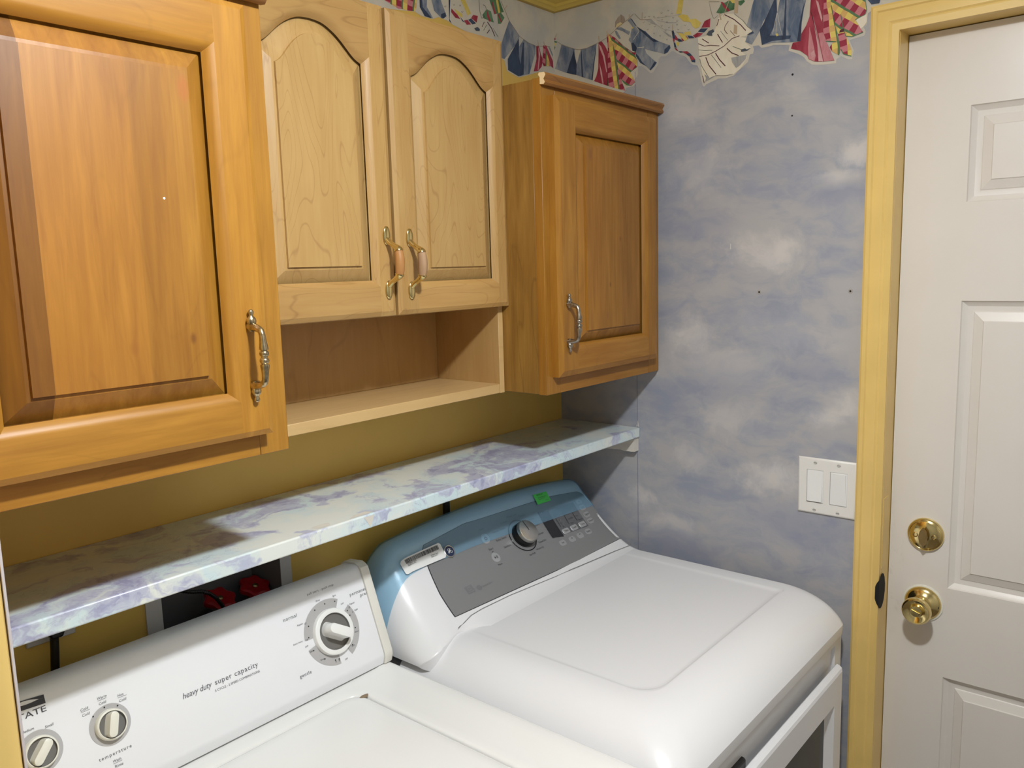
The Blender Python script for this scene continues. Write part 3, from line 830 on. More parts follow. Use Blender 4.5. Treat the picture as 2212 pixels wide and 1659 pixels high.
    ('beige', [(-311, 2139.5), (-311, 2127.2)], 2.3),
    ('beige', [(-416.6, 2139.7), (-420.3, 2126.1)], 2.3),
    ('beige', [(-438, 2160.6), (-425.1, 2131.5)], 1.3),
  ],
}
BACK_PRINTS = {
  'plaid_shirt': [
    ('plaid', [(-543.2, 2145.5), (-533.2, 2166.4), (-466.3, 2184.3), (-441.3, 2168), (-443.6, 2146.7), (-448.8, 2137.8), (-465.7, 2135.6), (-480.4, 2135.1), (-491.4, 2133.5)], None),
  ],
  'jeans': [
    ('denim', [(-434.2, 2191.7), (-413, 2195.3), (-415.6, 2152.7), (-399.1, 2134.9), (-422.5, 2134.1), (-435, 2148.6)], None),
    ('denim', [(-411, 2195.7), (-389.4, 2199.4), (-364.1, 2152.7), (-362.3, 2147.7), (-374.9, 2139.7), (-396.2, 2150.1)], None),
    ('navy', [(-376.5, 2147.5), (-364, 2153.4), (-361.4, 2146.5), (-370.9, 2139.9), (-376.8, 2141.4)], None),
    ('navy', [(-434.2, 2191.7), (-428.5, 2193), (-427.2, 2150.2), (-403, 2134.1), (-422.5, 2134.1), (-435, 2148.6)], None),
  ],
  'necktie': [
    ('navy', [(-353.1, 2203.7), (-345.8, 2205.4), (-352.4, 2142.9), (-346.6, 2135.2), (-353.6, 2138.6)], None),
    ('red', [(-346, 2164.6), (-328.9, 2155.9), (-320.8, 2149.3), (-335.5, 2149), (-347.5, 2157.5)], None),
    ('navy', [(-321.6, 2153.9), (-307.2, 2145), (-314.6, 2146.3)], None),
    ('red', [(-310.2, 2148.6), (-299.3, 2152.2), (-288.9, 2145.2), (-302, 2141.9)], None),
    ('navy', [(-297.1, 2152.6), (-288.3, 2157.2), (-273.3, 2150.3), (-284.5, 2146)], None),
    ('red', [(-288.2, 2157.9), (-281.3, 2165.6), (-266.9, 2166.4), (-271, 2152.2)], None),
  ],
  'dress': [
    ('yellow', [(-332.4, 2205.7), (-319.6, 2210), (-287.7, 2167.1), (-298.9, 2160.6), (-306.8, 2172.9)], None),
    ('yellow', [(-338.7, 2166.2), (-313.9, 2160.3), (-314.2, 2153.3), (-328.9, 2155.9)], None),
    ('dark', [(-340.8, 2174.1), (-339.2, 2171.9), (-336.2, 2173.4), (-335.7, 2175.7)], 0.7),
    ('dark', [(-322.9, 2176.5), (-321.3, 2174.4), (-318.3, 2175.8), (-317.8, 2178.1)], 0.7),
    ('dark', [(-317.2, 2165.3), (-315.6, 2163.2), (-312.6, 2164.6), (-312, 2166.9)], 0.7),
    ('dark', [(-366.8, 2165.1), (-365.3, 2163), (-362.4, 2164.4), (-361.9, 2166.7)], 0.7),
  ],
  'striped_sock': [
    ('green', [(-252.2, 2171.6), (-238, 2185.9), (-224.4, 2184.4), (-216.2, 2163), (-227.7, 2163.7), (-236.8, 2164.7), (-248, 2165.3)], None),
    ('red', [(-238, 2185.9), (-232.8, 2177), (-225.4, 2164.1), (-231.2, 2162.2), (-238.6, 2172.9)], None),
    ('green', [(-241.6, 2227.7), (-210.3, 2237.7), (-182, 2191.8), (-201.2, 2184.9), (-213, 2181), (-221.6, 2195.1)], None),
    ('yellow', [(-208, 2213.8), (-201, 2215.4), (-194, 2187.8), (-201.2, 2185.6)], None),
    ('red', [(-221.2, 2203.8), (-217.7, 2204.5), (-208.3, 2183.5), (-214.2, 2180.8)], None),
    ('green', [(-203.7, 2183), (-191.7, 2188.3), (-180.2, 2180.4), (-192.7, 2165.5), (-202.2, 2163.6)], None),
    ('red', [(-203.7, 2183), (-198.9, 2183.9), (-189, 2169.9), (-192.6, 2167.7)], None),
    ('dark', [(-250.1, 2191.9), (-243.3, 2191.9), (-239.1, 2185.7)], 0.9),
    ('dark', [(-262, 2199.2), (-260.8, 2178.3), (-254.8, 2163.9), (-244.4, 2170.3)], 0.9),
  ],
  'striped_shirt': [
    ('slate', [(-279.4, 2139.3), (-269.2, 2144.1), (-261.6, 2141.3), (-262.9, 2136.8), (-274.1, 2135.3)], None),
    ('maroon', [(-237, 2160.4), (-223.8, 2150), (-214, 2135.9)], 1.9),
    ('greenline', [(-219.1, 2150.9), (-203.5, 2136.4)], 1),
    ('maroon', [(-247.3, 2158.3), (-254.6, 2146.9)], 1.3),
    ('maroon', [(-230.9, 2145.8), (-239.3, 2137)], 1.6),
    ('greenline', [(-239.6, 2154.1), (-250.4, 2140.6)], 1),
  ],
  'wide_jeans': [
    ('denim', [(-164.7, 2177.7), (-130.3, 2151.5), (-133.1, 2143.5), (-146.1, 2129.1), (-184.1, 2094.2), (-205.4, 2095.1), (-185.6, 2139.7)], None),
    ('denim', [(-115.4, 2148.3), (-97.8, 2143.9), (-73.2, 2142.1), (-75.3, 2123.2), (-97.9, 2076.3), (-136.5, 2065), (-173, 2072.9), (-173.2, 2096), (-146.1, 2129.1), (-133, 2146.5), (-132.5, 2128.5)], None),
    ('navy', [(-133, 2146.5), (-132.5, 2128.5), (-134.7, 2107), (-123.3, 2078.5), (-136.5, 2065), (-173, 2072.9), (-173.2, 2096), (-146.1, 2129.1)], None),
    ('navy', [(-119.5, 2139.9), (-114.4, 2140.9), (-118.6, 2071.6), (-133.9, 2066.2)], None),
  ],
  'pink_skirt': [
    ('red', [(-70.7, 2141), (-61.3, 2144.3), (-54, 2126.9), (-46.5, 2115.6), (-52.4, 2099), (-66.2, 2087.4), (-82, 2084.2), (-70.4, 2113.2)], None),
    ('pink', [(-62.8, 2140.9), (-56.7, 2126.4), (-63.4, 2091), (-67.4, 2089.6), (-62.3, 2119.2)], None),
    ('plaid', [(-43.9, 2147.4), (-35.8, 2148.8), (-24.3, 2132), (-17, 2106.3), (-44.3, 2101.9), (-49.4, 2108.9)], None),
    ('red', [(-39.9, 2148.1), (-33.1, 2149.3), (-8.3, 2118.8), (-7.4, 2103), (-17, 2106.3)], None),
    ('denim', [(-23.7, 2147.8), (-18.3, 2147.2), (-7.8, 2133.2), (-9.3, 2128.2)], None),
  ],
  'clothesline': [
    ('line', [(-190.6, 2211.8), (-179.4, 2198.2), (-164.7, 2177.7), (-130.3, 2151.5), (-105.4, 2144), (-72, 2140.8), (-18.2, 2149.6)], 0.9),
  ],
  'clothespins': [
    ('beige', [(-170.6, 2207.3), (-179.4, 2198.2)], 2),
    ('beige', [(-64.9, 2155.2), (-61.4, 2142.7)], 2),
    ('beige', [(-42.3, 2156.3), (-38.7, 2145.2)], 2),
  ],
}

# ================================================================== the room
CEIL = 2.315
mb = MB()
HX0, HX1, HZ0, HZ1 = -1.047, -.8334, 1.0, 1.232      # opening for the recessed valve box
mb.box(-1.50, HX0, 0, .1, 0, CEIL)
mb.box(HX1, .12, 0, .1, 0, CEIL)
mb.box(HX0, HX1, 0, .1, 0, HZ0)
mb.box(HX0, HX1, 0, .1, HZ1, CEIL)
struct(mb.build('wall_back', M['yellow'], smooth=0))

DY0, DY1, DZ = -.745, -1.59, 2.055                     # rough door opening in the right wall
mb = MB()
mb.box(0, .12, DY0, 0, 0, CEIL)
mb.box(0, .12, -2.05, DY1, 0, CEIL)
mb.box(0, .12, DY1, DY0, DZ, CEIL)
struct(mb.build('wall_right', M['sky'], smooth=0))
mb = MB()
mb.box(-1.50, -1.4205, -.54, 0, 0, CEIL)
struct(mb.build('wall_side', M['yellow'], smooth=0))
mb = MB()
mb.box(-2.65, -1.4207, -.545, -.505, 0, CEIL)
mb.box(-2.65, -2.55, -2.05, -.545, 0, CEIL)
struct(mb.build('wall_left', M['off_white'], smooth=0))
mb = MB()
mb.box(-2.65, .12, -2.15, -2.05, 0, CEIL)
struct(mb.build('wall_front', M['off_white'], smooth=0))
mb = MB()
mb.box(-2.65, .3, -2.15, .1, -.05, 0)
struct(mb.build('floor', M['floor'], smooth=0))
mb = MB()
mb.box(-2.65, .3, -2.15, .2, CEIL, CEIL + .05)
struct(mb.build('ceiling', M['ceiling_white'], smooth=0))
# closes the space behind the door so that no outside light leaks in
mb = MB()
mb.box(.30, .34, -2.0, -.5, 0, CEIL)
struct(mb.build('wall_hall', M['off_white'], smooth=0))

CROWN = [(0, 2.2265), (.010, 2.2265), (.013, 2.231), (.017, 2.2335), (.019, 2.239), (.026, 2.243), (.038, 2.262), (.050, 2.276), (.070, 2.290), (.090, 2.297), (.093, 2.302), (.110, 2.304), (.112, CEIL), (0, CEIL)]
mb = MB()
mb.loft([[(-1.42, -d, z) for d, z in CROWN], [(-d, -d, z) for d, z in CROWN]], True, True, True)
struct(mb.build('trim_1', M['ceiling_yellow']))
mb = MB()
mb.loft([[(-d, -d, z) for d, z in CROWN], [(-d, -2.05, z) for d, z in CROWN]], True, True, True)
struct(mb.build('trim_2', M['ceiling_yellow']))

# door casing: profile (distance from the outer edge, thickness)
CAS = [(0, 0), (0, .0150), (.004, .0168), (.010, .0165), (.0125, .0138), (.015, .0142), (.030, .0128), (.033, .0105), (.0355, .0112), (.040, .0098), (.0465, .0080), (.0465, 0)]
YO, ZO, YO2 = -.7144, 2.0854, -1.622
mb = MB()
mb.loft([[(-t, YO - d, 0) for d, t in CAS], [(-t, YO - d, ZO - d) for d, t in CAS],
         [(-t, YO2 + d, ZO - d) for d, t in CAS], [(-t, YO2 + d, 0) for d, t in CAS]], True, True, True)
cas = struct(mb.build('trim_3', M['trim_yellow'], smooth=25))
# painted strike plate with the cut-out for the latch, on the jamb
mb = MB()
mb.box(-.0002, .12, -.7612, -.745, 0, 2.0545)
mb.box(-.0002, .12, -1.59, -1.5745, 0, 2.0545)
mb.box(-.0002, .12, -1.59, -.745, 2.0405, 2.0545)
mb.box(.096, .12, -.772, -.7612, 0, 2.0405)
struct(mb.build('trim_4', M['trim_yellow'], smooth=0))

# yellow casing on the end of the left side wall of the laundry alcove
mb = MB()
pr = [(-1.52, -.5455), (-1.52, -.557), (-1.50, -.5615), (-1.43, -.5615), (-1.4235, -.559), (-1.4205, -.553), (-1.4205, -.5455)]
mb.prism(pr, lambda p, z: (p[0], p[1], z), 0, 2.1)
tr = struct(mb.build('trim_5', M['trim_yellow']))
mb = MB()
mb.box(-1.4204, -1.4186, -.5560, -.535, 0, 2.1)  # thin pale grey strip along the casing edge
struct(mb.build('trim_6', plain('pale_grey_edge', srgb(206, 198, 200), .6)))
# seam in the wallpaper: two butt edges slightly proud of each other
mb = MB()
mb.box(-.0006, 0, -.2190, -.2180, .6, 2.06)
struct(mb.build('trim_7', plain('wallpaper_seam_shade', srgb(122, 124, 140), .6), smooth=0))

# ================================================================== the door in the right wall
DX = .0522
door = thing('panel_door', 'white six-panel door with brass knob and deadbolt in yellow frame', 'door', (DX, -1.17, .006))
mb = MB()
DYL, DYR, DZT = -.7625, -1.5725, 2.0385
cols = [(-.868, -1.108), (-1.227, -1.467)]
rows = [(1.9036, 1.7366), (1.5614, 1.0146), (.8336, .245)]
ys = sorted([DYL, DYR] + [v for c in cols for v in c], reverse=True)
zs_ = sorted([.006, DZT] + [v for r in rows for v in r])
for i in range(len(ys) - 1):
    for j in range(len(zs_) - 1):
        ym, zm = (ys[i] + ys[i + 1]) / 2, (zs_[j] + zs_[j + 1]) / 2
        if any(c[1] < ym < c[0] for c in cols) and any(r[1] < zm < r[0] for r in rows):
            continue
        mb.face([(DX, ys[i], zs_[j]), (DX, ys[i + 1], zs_[j]), (DX, ys[i + 1], zs_[j + 1]), (DX, ys[i], zs_[j + 1])])
mb.face([(DX, DYL, .006), (DX + .04, DYL, .006), (DX + .04, DYL, DZT), (DX, DYL, DZT)])
mb.face([(DX, DYR, .006), (DX + .04, DYR, .006), (DX + .04, DYR, DZT), (DX, DYR, DZT)])
mb.face([(DX, DYL, DZT), (DX + .04, DYL, DZT), (DX + .04, DYR, DZT), (DX, DYR, DZT)])
mb.face([(DX, DYL, .006), (DX + .04, DYL, .006), (DX + .04, DYR, .006), (DX, DYR, .006)])
mb.face([(DX + .04, DYL, .006), (DX + .04, DYR, .006), (DX + .04, DYR, DZT), (DX + .04, DYL, DZT)])
leaf = mb.build('door_leaf', M['door_white'], door)
for c in cols:
    for r in rows:
        mb = MB()
        prof = [(0, 0), (.0015, .0030), (.004, .0052), (.010, .0088), (.016, .0098), (.0195, .0095), (.021, .0080), (.036, .0024), (.0375, .0005)]
        mb.loft([[(DX + d, c[0] - i, r[1] + i), (DX + d, c[1] + i, r[1] + i), (DX + d, c[1] + i, r[0] - i), (DX + d, c[0] - i, r[0] - i)] for i, d in prof], True, False, True)
        mb.build('panel', M['door_white'], door, smooth=16)

# deadbolt
dby, dbz = -.827, 1.1138
mb = MB()
mb.lathe([(.0325, 0), (.0325, .0035), (.0312, .0062), (.0285, .0078), (.0275, .0072), (.0265, .0080), (.012, .0105), (.0, .0108)], (DX, dby, dbz), (-1, 0, 0), 44)
db = mb.build('deadbolt', M['brass'], door)
mb = MB()
mb.loft([[(DX - h, dby + a * .0085 * f, dbz + b * .0205 * f) for a, b in ((0, 1), (.7, .55), (1, 0), (.7, -.6), (0, -1), (-.7, -.6), (-1, 0), (-.7, .55))]
         for h, f in ((.010, .55), (.014, .5), (.017, .85), (.023, 1.0), (.0265, .8))], True, True, True)
mb.build('thumb_turn', plain('dull_bronze', (.30, .21, .09), .3, 1.0), db)
mb = MB()
for s in (-1, 1):
    mb.lathe([(.0048, 0), (.0048, .002), (.0036, .0026), (.003, .0012), (0, .001)], (DX - .0085, dby + s * .0165, dbz - .001), (-1, 0, 0), 14)
mb.build('screw', M['brass_old'], db)
# knob
kny, knz = -.8272, .9755
mb = MB()
mb.lathe([(.0362, -.001), (.0362, .002), (.0330, .003)], (DX, kny, knz), (-1, 0, 0), 40)
mb.build('rose_plate', M['cream_pl'], door)
mb = MB()
mb.lathe([(.0335, 0), (.0332, .003), (.031, .0065), (.026, .010), (.0195, .0125), (.0175, .015), (.0185, .0165), (.0180, .019), (.0130, .021), (.0125, .026),
          (.0140, .031), (.0195, .0365), (.0245, .0405), (.0262, .046), (.0262, .050), (.0245, .0545), (.0228, .0562), (.0205, .0560), (.0150, .0520), (.0105, .0505), (.0100, .0535), (.0, .0537)],
         (DX, kny, knz), (-1, 0, 0), 48)
kb = mb.build('knob', M['brass'], door)
mb = MB()
ca, sa = math.cos(R(-20)), math.sin(R(-20))
q = [(-.008, -.0022), (.008, -.0022), (.008, .0022), (-.008, .0022)]
mb.loft([[(DX - h, kny - (a * ca - b * sa) * f, knz + (a * sa + b * ca) * f) for a, b in q] for h, f in ((.052, 1), (.0565, 1), (.0575, .85))], True, True, True)
mb.build('turn_button', M['brass'], kb)
mb = MB()
for s in (-1, 1):
    mb.lathe([(.0040, 0), (.0040, .0015), (.0, .0012)], (DX - .0068, kny + s * .0258, knz - .001), (-1, 0, 0), 14)
mb.build('screw_hole', M['dark_hole'], kb)
# latch bolt in the door edge, strike plates on the jamb
mb = MB()
mb.box(DX + .012, DX + .028, -.7622, -.7545, knz - .010, knz + .012)
mb.build('latch_bolt', M['brass_old'], door, bevel=.002)
strike = thing('strike_plate', 'painted strike plate and dark latch cut-out on yellow door jamb', 'strike plate', (.01, -.7615, 1.1))
mb = MB()
mb.box(.003, .034, -.7622, -.7610, 1.045, 1.185)
mb.build('upper_plate', M['trim_yellow'], strike, bevel=.0004)
mb = MB()


def fold(w, z):
    # the hole breaks out over the inner edge of the casing: w < 0 lies on the casing, w > 0 on the jamb
    return (-.0096, -.7612 - w, z) if w < 0 else (-.0096 + w, -.7623, z)


cols_ = [-.0065, -.005, -.003, -.0005, .0005, .006, .012, .018, .024, .030, .036, .041]
prev = None
for w in cols_:
    hh_ = .0355 * math.sqrt(max(.04, 1 - ((w - .017) / .0245) ** 2))
    cur = (fold(w, .999 - hh_), fold(w, .999 + hh_))
    if prev:
        mb.face([prev[0], cur[0], cur[1], prev[1]])
    prev = cur
mb.build('latch_hole', M['dark_hole'], strike, smooth=0)

# ================================================================== light switches
sw = thing('light_switch', 'white double rocker light switch plate beside yellow door casing', 'light switch', (0, -.656, 1.192))
SY0, SY1, SZ0, SZ1 = -.7135, -.5982, 1.1351, 1.2494
mb = MB()
outer = [(SY0, SZ0), (SY1, SZ0), (SY1, SZ1), (SY0, SZ1)]
cy = (SY0 + SY1) / 2
cz = (SZ0 + SZ1) / 2
def rect(d, x):
    return [(x, SY0 + d, SZ0 + d), (x, SY1 - d, SZ0 + d), (x, SY1 - d, SZ1 - d), (x, SY0 + d, SZ1 - d)]
mb.loft([rect(0, 0), rect(0, -.0022), rect(.0022, -.0048), rect(.004, -.0054)], True)
hy = [SY0 + .004, cy - .0395, cy - .0065, cy + .0065, cy + .0395, SY1 - .004]
hz = [SZ0 + .004, cz - .0335, cz + .0335, SZ1 - .004]
for i in range(5):
    for j in range(3):
        if j == 1 and i in (1, 3):
            continue
        mb.face([(-.0054, hy[i], hz[j]), (-.0054, hy[i + 1], hz[j]), (-.0054, hy[i + 1], hz[j + 1]), (-.0054, hy[i], hz[j + 1])])
mb.build('cover_plate', M['plate'], sw)
for (c0, up) in ((cy + .023, False), (cy - .023, True)):
    mb = MB()
    y0, y1 = c0 - .0163, c0 + .0163
    mb.box(-.0050, -.0016, y0, y1, cz - .0332, cz + .0332)
    mb.build('switch_frame', M['white_pl'], sw, bevel=.0006)
    mb = MB()
    a, c = (.0050, .0092) if up else (.0092, .0050)      # which end of the rocker stands proud
    a0, c0_ = cz - .0305, cz + .0305
    ya, yb_ = y0 + .0022, y1 - .0022
    lo, hi = (c, a) if up else (a, c)
    if up:
        lo, hi = .0052, .0088
    else:
        lo, hi = .0092, .0050
    mb.loft([[(-.003, ya, a0), (-lo, ya, a0), (-.0062, ya, cz), (-hi, ya, c0_), (-.003, ya, c0_)],
             [(-.003, yb_, a0), (-lo, yb_, a0), (-.0062, yb_, cz), (-hi, yb_, c0_), (-.003, yb_, c0_)]], True, True, True)
    mb.build('rocker', M['white_pl'], sw, smooth=10)
for sy_ in (cy - .023, cy + .023):
    for sz_ in (cz - .0484, cz + .0484):
        mb = MB()
        mb.lathe([(.0036, 0), (.0036, .0006), (.0028, .0013), (0, .0015)], (-.0053, sy_, sz_), (-1, 0, 0), 16)
        mb.box(-.0070, -.0066, sy_ - .003, sy_ + .003, sz_ - .0004, sz_ + .0004, 1)
        mb.build('screw', [M['screw'], M['ink']], sw)

# ================================================================== wall anchors and nail marks
for (y, z, lab) in ((-.5082, 1.5801, 'grey screw anchor in cloud wallpaper, the one farther from yellow casing'), (-.6888, 1.5814, 'grey screw anchor in cloud wallpaper close beside yellow casing')):
    an = thing('wall_anchor', lab, 'wall anchor', (0, y, z), 'screw anchors in the cloud wallpaper')
    mb = MB()
    mb.lathe([(.0046, 0), (.0044, .0007), (.0022, .0009), (.0018, .0002)], (-.0001, y, z), (-1, 0, 0), 18, cap1=False)
    mb.build('collar', plain('grey_anchor_plastic', srgb(168, 162, 156), .5), an)
    mb = MB()
    mb.lathe([(.0020, 0), (.0020, .0004)], (-.0001, y, z), (-1, 0, 0), 12)
    mb.build('hole', M['dark_hole'], an)
for (y, z, r, lab) in ((-.5685, 1.9964, .0022, 'small dark nail hole high on cloud wallpaper below striped print'), (-.5692, 1.9198, .0018, 'small dark nail hole, the lower of two on cloud wallpaper')):
    mb = MB()
    mb.lathe([(r, 0), (r * .8, .0005)], (-.0001, y, z), (-1, 0, 0), 9)
    o = mb.build('nail_hole', M['dark_hole'], loc=(0, y, z))
    tag(o, lab, 'nail hole', 'nail holes in the cloud wallpaper')
mb = MB()
mb.box(-.0006, 0, -.4456, -.4440, 1.669, 1.680)
tag(mb.build('paper_tear', M['off_white'], loc=(0, -.4448, 1.669)), 'tiny white torn sliver in cloud wallpaper above bright puff', 'paper tear')

mb = MB()
mb.face([(-.0005, -.2150, 1.2700), (-.0005, -.2225, 1.2700), (-.0005, -.2215, 1.2770), (-.0005, -.2195, 1.2850), (-.0005, -.2180, 1.2760)])
tag(mb.build('paper_tear', M['chip'], loc=(0, -.2185, 1.270), smooth=0), 'torn tan wallpaper bit at the seam just above the shelf end', 'paper tear')

# ================================================================== the wallpaper borders
def border(name, label, contour, top_pts, prints, wall, loc):
    root = thing(name, label, 'wallpaper border', loc)
    if wall == 'right':
        place = lambda a, c, h: (-.0002 - h, a / 1000.0, c / 1000.0)
    else:
        place = lambda a, c, h: (a / 1000.0, -.0002 - h, c / 1000.0)
    mb = MB()
    mb.face([place(a, c, .0003) for a, c in contour + top_pts])
    mb.build('backing_paper', M['paper'], root, smooth=0)
    order = 0
    for gname, items in prints.items():
        # pieces that do not touch become parts of their own
        boxes = [(min(p[0] for p in t[1]), max(p[0] for p in t[1]), min(p[1] for p in t[1]), max(p[1] for p in t[1])) for t in items]
        group = list(range(len(items)))
        for i in range(len(items)):
            for j in range(i):
                A, B = boxes[i], boxes[j]
                tol = 8 if gname in ('dress', 'necktie') else 1.5
                if A[0] <= B[1] + tol and B[0] <= A[1] + tol and A[2] <= B[3] + tol and B[2] <= A[3] + tol:
                    gi, gj = group[i], group[j]
                    group = [gj if g == gi else g for g in group]
        for gid in sorted(set(group)):
            mb = MB()
            mats = []
            for k, (mk, pts, w) in enumerate(items):
                if group[k] != gid:
                    continue
                mt = print_mat(mk, wall)
                if mt not in mats:
                    mats.append(mt)
                h = .0005 + .00006 * order + .00004 * k
                if w is None:
                    mb.face([place(a, c, h) for a, c in pts], mats.index(mt))
                else:
                    stroke_poly(mb, pts, w, place, h, mats.index(mt))
            mb.build({'clothespins': 'clothespin', 'socks': 'sock'}.get(gname, gname), mats, root, smooth=0, weld=False)
        order += 1
    return root


border('wallpaper_border', 'printed clothesline wallpaper border along top of cloud wall', RIGHT_CONTOUR,
       [(-712, 2070), (-714, 2086), (-1000, 2086), (-1000, 2226), (0, 2226), (0, 1960), (-100, 1960)], RIGHT_PRINTS, 'right', (0, -.45, 2.0))
border('wallpaper_border', 'printed clothesline wallpaper border along top of cabinet wall', BACK_CONTOUR,
       [(0, 1990), (0, 2226), (-1415, 2226), (-1415, 2130)], BACK_PRINTS, 'back', (-.6, 0, 2.0))

# ================================================================== shelf with its cleat
ZS, ZSB, YS = 1.2688, 1.2455, -.2253
shelf = thing('wall_shelf', 'long shelf covered in pale blue marble paper above the machines', 'shelf', (-.71, -.11, ZSB))
mb = MB()
mb.box(-1.4195, -.0008, YS, -.0008, ZSB, ZS)
mb.build('board', M['marble'], shelf, bevel=.0025)
mb = MB()
mb.face([(-.894 + .015 * math.cos(R(a)) * (1 + .15 * math.sin(3 * R(a))), -.2125 + .0095 * math.sin(R(a)) * (1 + .2 * math.cos(2 * R(a))), ZS + .0003) for a in range(0, 360, 24)])
mb.build('torn_patch', M['chip'], shelf, smooth=0)
mb = MB()
mb.face([(-.848, -.2195, ZS + .0003), (-.832, -.2110, ZS + .0003), (-.808, -.2085, ZS + .0003), (-.800, -.2215, ZS + .0003), (-.815, -.2222, ZS + .0003)])
mb.build('torn_patch', M['chip'], shelf, smooth=0)
mb = MB()
mb.face([(-.824, YS - .0003, ZS - .003), (-.803, YS - .0003, ZS - .003), (-.806, YS - .0003, ZS - .012), (-.812, YS - .0003, ZSB + .002), (-.818, YS - .0003, ZS - .010)])
mb.build('torn_patch', M['chip'], shelf, smooth=0)
mb = MB()
pts = [(-.0008, ZSB), (-.2335 + .012, ZSB)]
low = [(-.2215, 1.2138)] + [(-.2215 + .2207 * k / 40, 1.2138 + random.uniform(-.0012, .0010)) for k in range(1, 41)]
mb.prism([(-.0008, ZSB - .0004), (-.2215, ZSB - .0004)] + low, lambda p, x: (x, p[0], p[1]), -.0190, -.0006)
cle = mb.build('cleat', M['bracket'], shelf, smooth=0)

# ================================================================== wall cabinets
def cab_door(cab, rectd, opening, arch, yf, mats, bead=(.012, .0095), inset=.036, chamfer=.007, th=.020, n=36):
    """raised-panel door: the panel is the part, stiles and rails are its sub-parts"""
    x0, x1, z0, z1 = rectd
    xl, xr, zb, zsp = opening
    c = chamfer
    xc, hw = (xl + xr) / 2, (xr - xl) / 2

    shape = [(0, 1), (.25, .955), (.42, .80), (.55, .65), (.68, .43), (.76, .29), (.85, .13), (.92, .045), (1.0, 0)]

    def bump_at(t):
        t = abs(t)
        for (ta, za), (tb, zb_) in zip(shape, shape[1:]):
            if t <= tb:
                return za + (zb_ - za) * (t - ta) / (tb - ta)
        return 0.0

    def smooth_bump(t):
        return sum(bump_at(min(1, abs(t + d_))) for d_ in (-.09, -.06, -.03, 0, .03, .06, .09)) / 7

    def loop(d, y):
        L = [(xl + d, y, zb + d), (xr - d, y, zb + d), (xr - d, y, zsp - d)]
        if arch:
            for k in range(1, n):
                t = 1 - 2 * k / n
                L.append((xc + t * (hw - d), y, zsp - d + arch * smooth_bump(t)))
        L.append((xl + d, y, zsp - d))
        return L
    l0 = loop(0, yf)
    l1 = loop(bead[0] * .35, yf + .0016)
    l1b = loop(bead[0] * .7, yf + bead[1] * .55)
    l2 = loop(bead[0], yf + bead[1])
    mb = MB()
    e = .0045
    mb.loft([loop(bead[0] - .004, yf + bead[1] + .0062), loop(bead[0], yf + bead[1] + .0058), loop(inset - .004, yf + e), loop(inset, yf + e - .0004), loop(inset + .0006, yf + .0008)], True, False, True)
    mb.box(x0 + .006, x1 - .006, yf + th - .004, yf + th - .001, z0 + .006, z1 - .006)
    pan = mb.build('door', mats['panel'], cab, smooth=20)

    def member(name, front, bead_idx, chs, mat):
        m = MB()
        m.face([(x, yf, z) for x, z in front])
        for a, b_, ca, cb in chs:
            (ax, az), (bx, bz), (cax, caz), (cbx, cbz) = a, b_, ca, cb
            m.face([(ax, yf, az), (bx, yf, bz), (cbx, yf + c * .45, cbz), (cax, yf + c * .45, caz)])
            m.face([(cax, yf + c * .45, caz), (cbx, yf + c * .45, cbz), (cbx, yf + th, cbz), (cax, yf + th, caz)])
        for i, j in bead_idx:
            for A, B in ((l0, l1), (l1, l1b), (l1b, l2)):
                m.face([A[i], A[j], B[j], B[i]])
        return m.build(name, mat, pan, smooth=24)
    N = len(l0)
    # stiles run the full height, the rails sit between them
    member('stile', [(x0 + c, z0 + c), (xl, z0 + c), (xl, z1 - c), (x0 + c, z1 - c)], [(N - 1, 0)],
           [((x0 + c, z0 + c), (x0 + c, z1 - c), (x0, z0), (x0, z1)), ((x0 + c, z0 + c), (xl, z0 + c), (x0, z0), (xl, z0)), ((x0 + c, z1 - c), (xl, z1 - c), (x0, z1), (xl, z1))], mats['v'])
    member('stile', [(xr, z0 + c), (x1 - c, z0 + c), (x1 - c, z1 - c), (xr, z1 - c)], [(1, 2)],
           [((x1 - c, z0 + c), (x1 - c, z1 - c), (x1, z0), (x1, z1)), ((xr, z0 + c), (x1 - c, z0 + c), (xr, z0), (x1, z0)), ((xr, z1 - c), (x1 - c, z1 - c), (xr, z1), (x1, z1))], mats['v'])
    member('rail', [(xl, z0 + c), (xr, z0 + c), (xr, zb), (xl, zb)], [(0, 1)], [((xl, z0 + c), (xr, z0 + c), (xl, z0), (xr, z0))], mats['h'])
    top = [(p[0], p[2]) for p in l0[2:]]
    member('rail', [(xr, z1 - c), (xl, z1 - c)] + list(reversed(top)),
           [(i, i + 1) for i in range(2, N - 1)], [((xl, z1 - c), (xr, z1 - c), (xl, z1), (xr, z1))], mats['h'])
    return pan


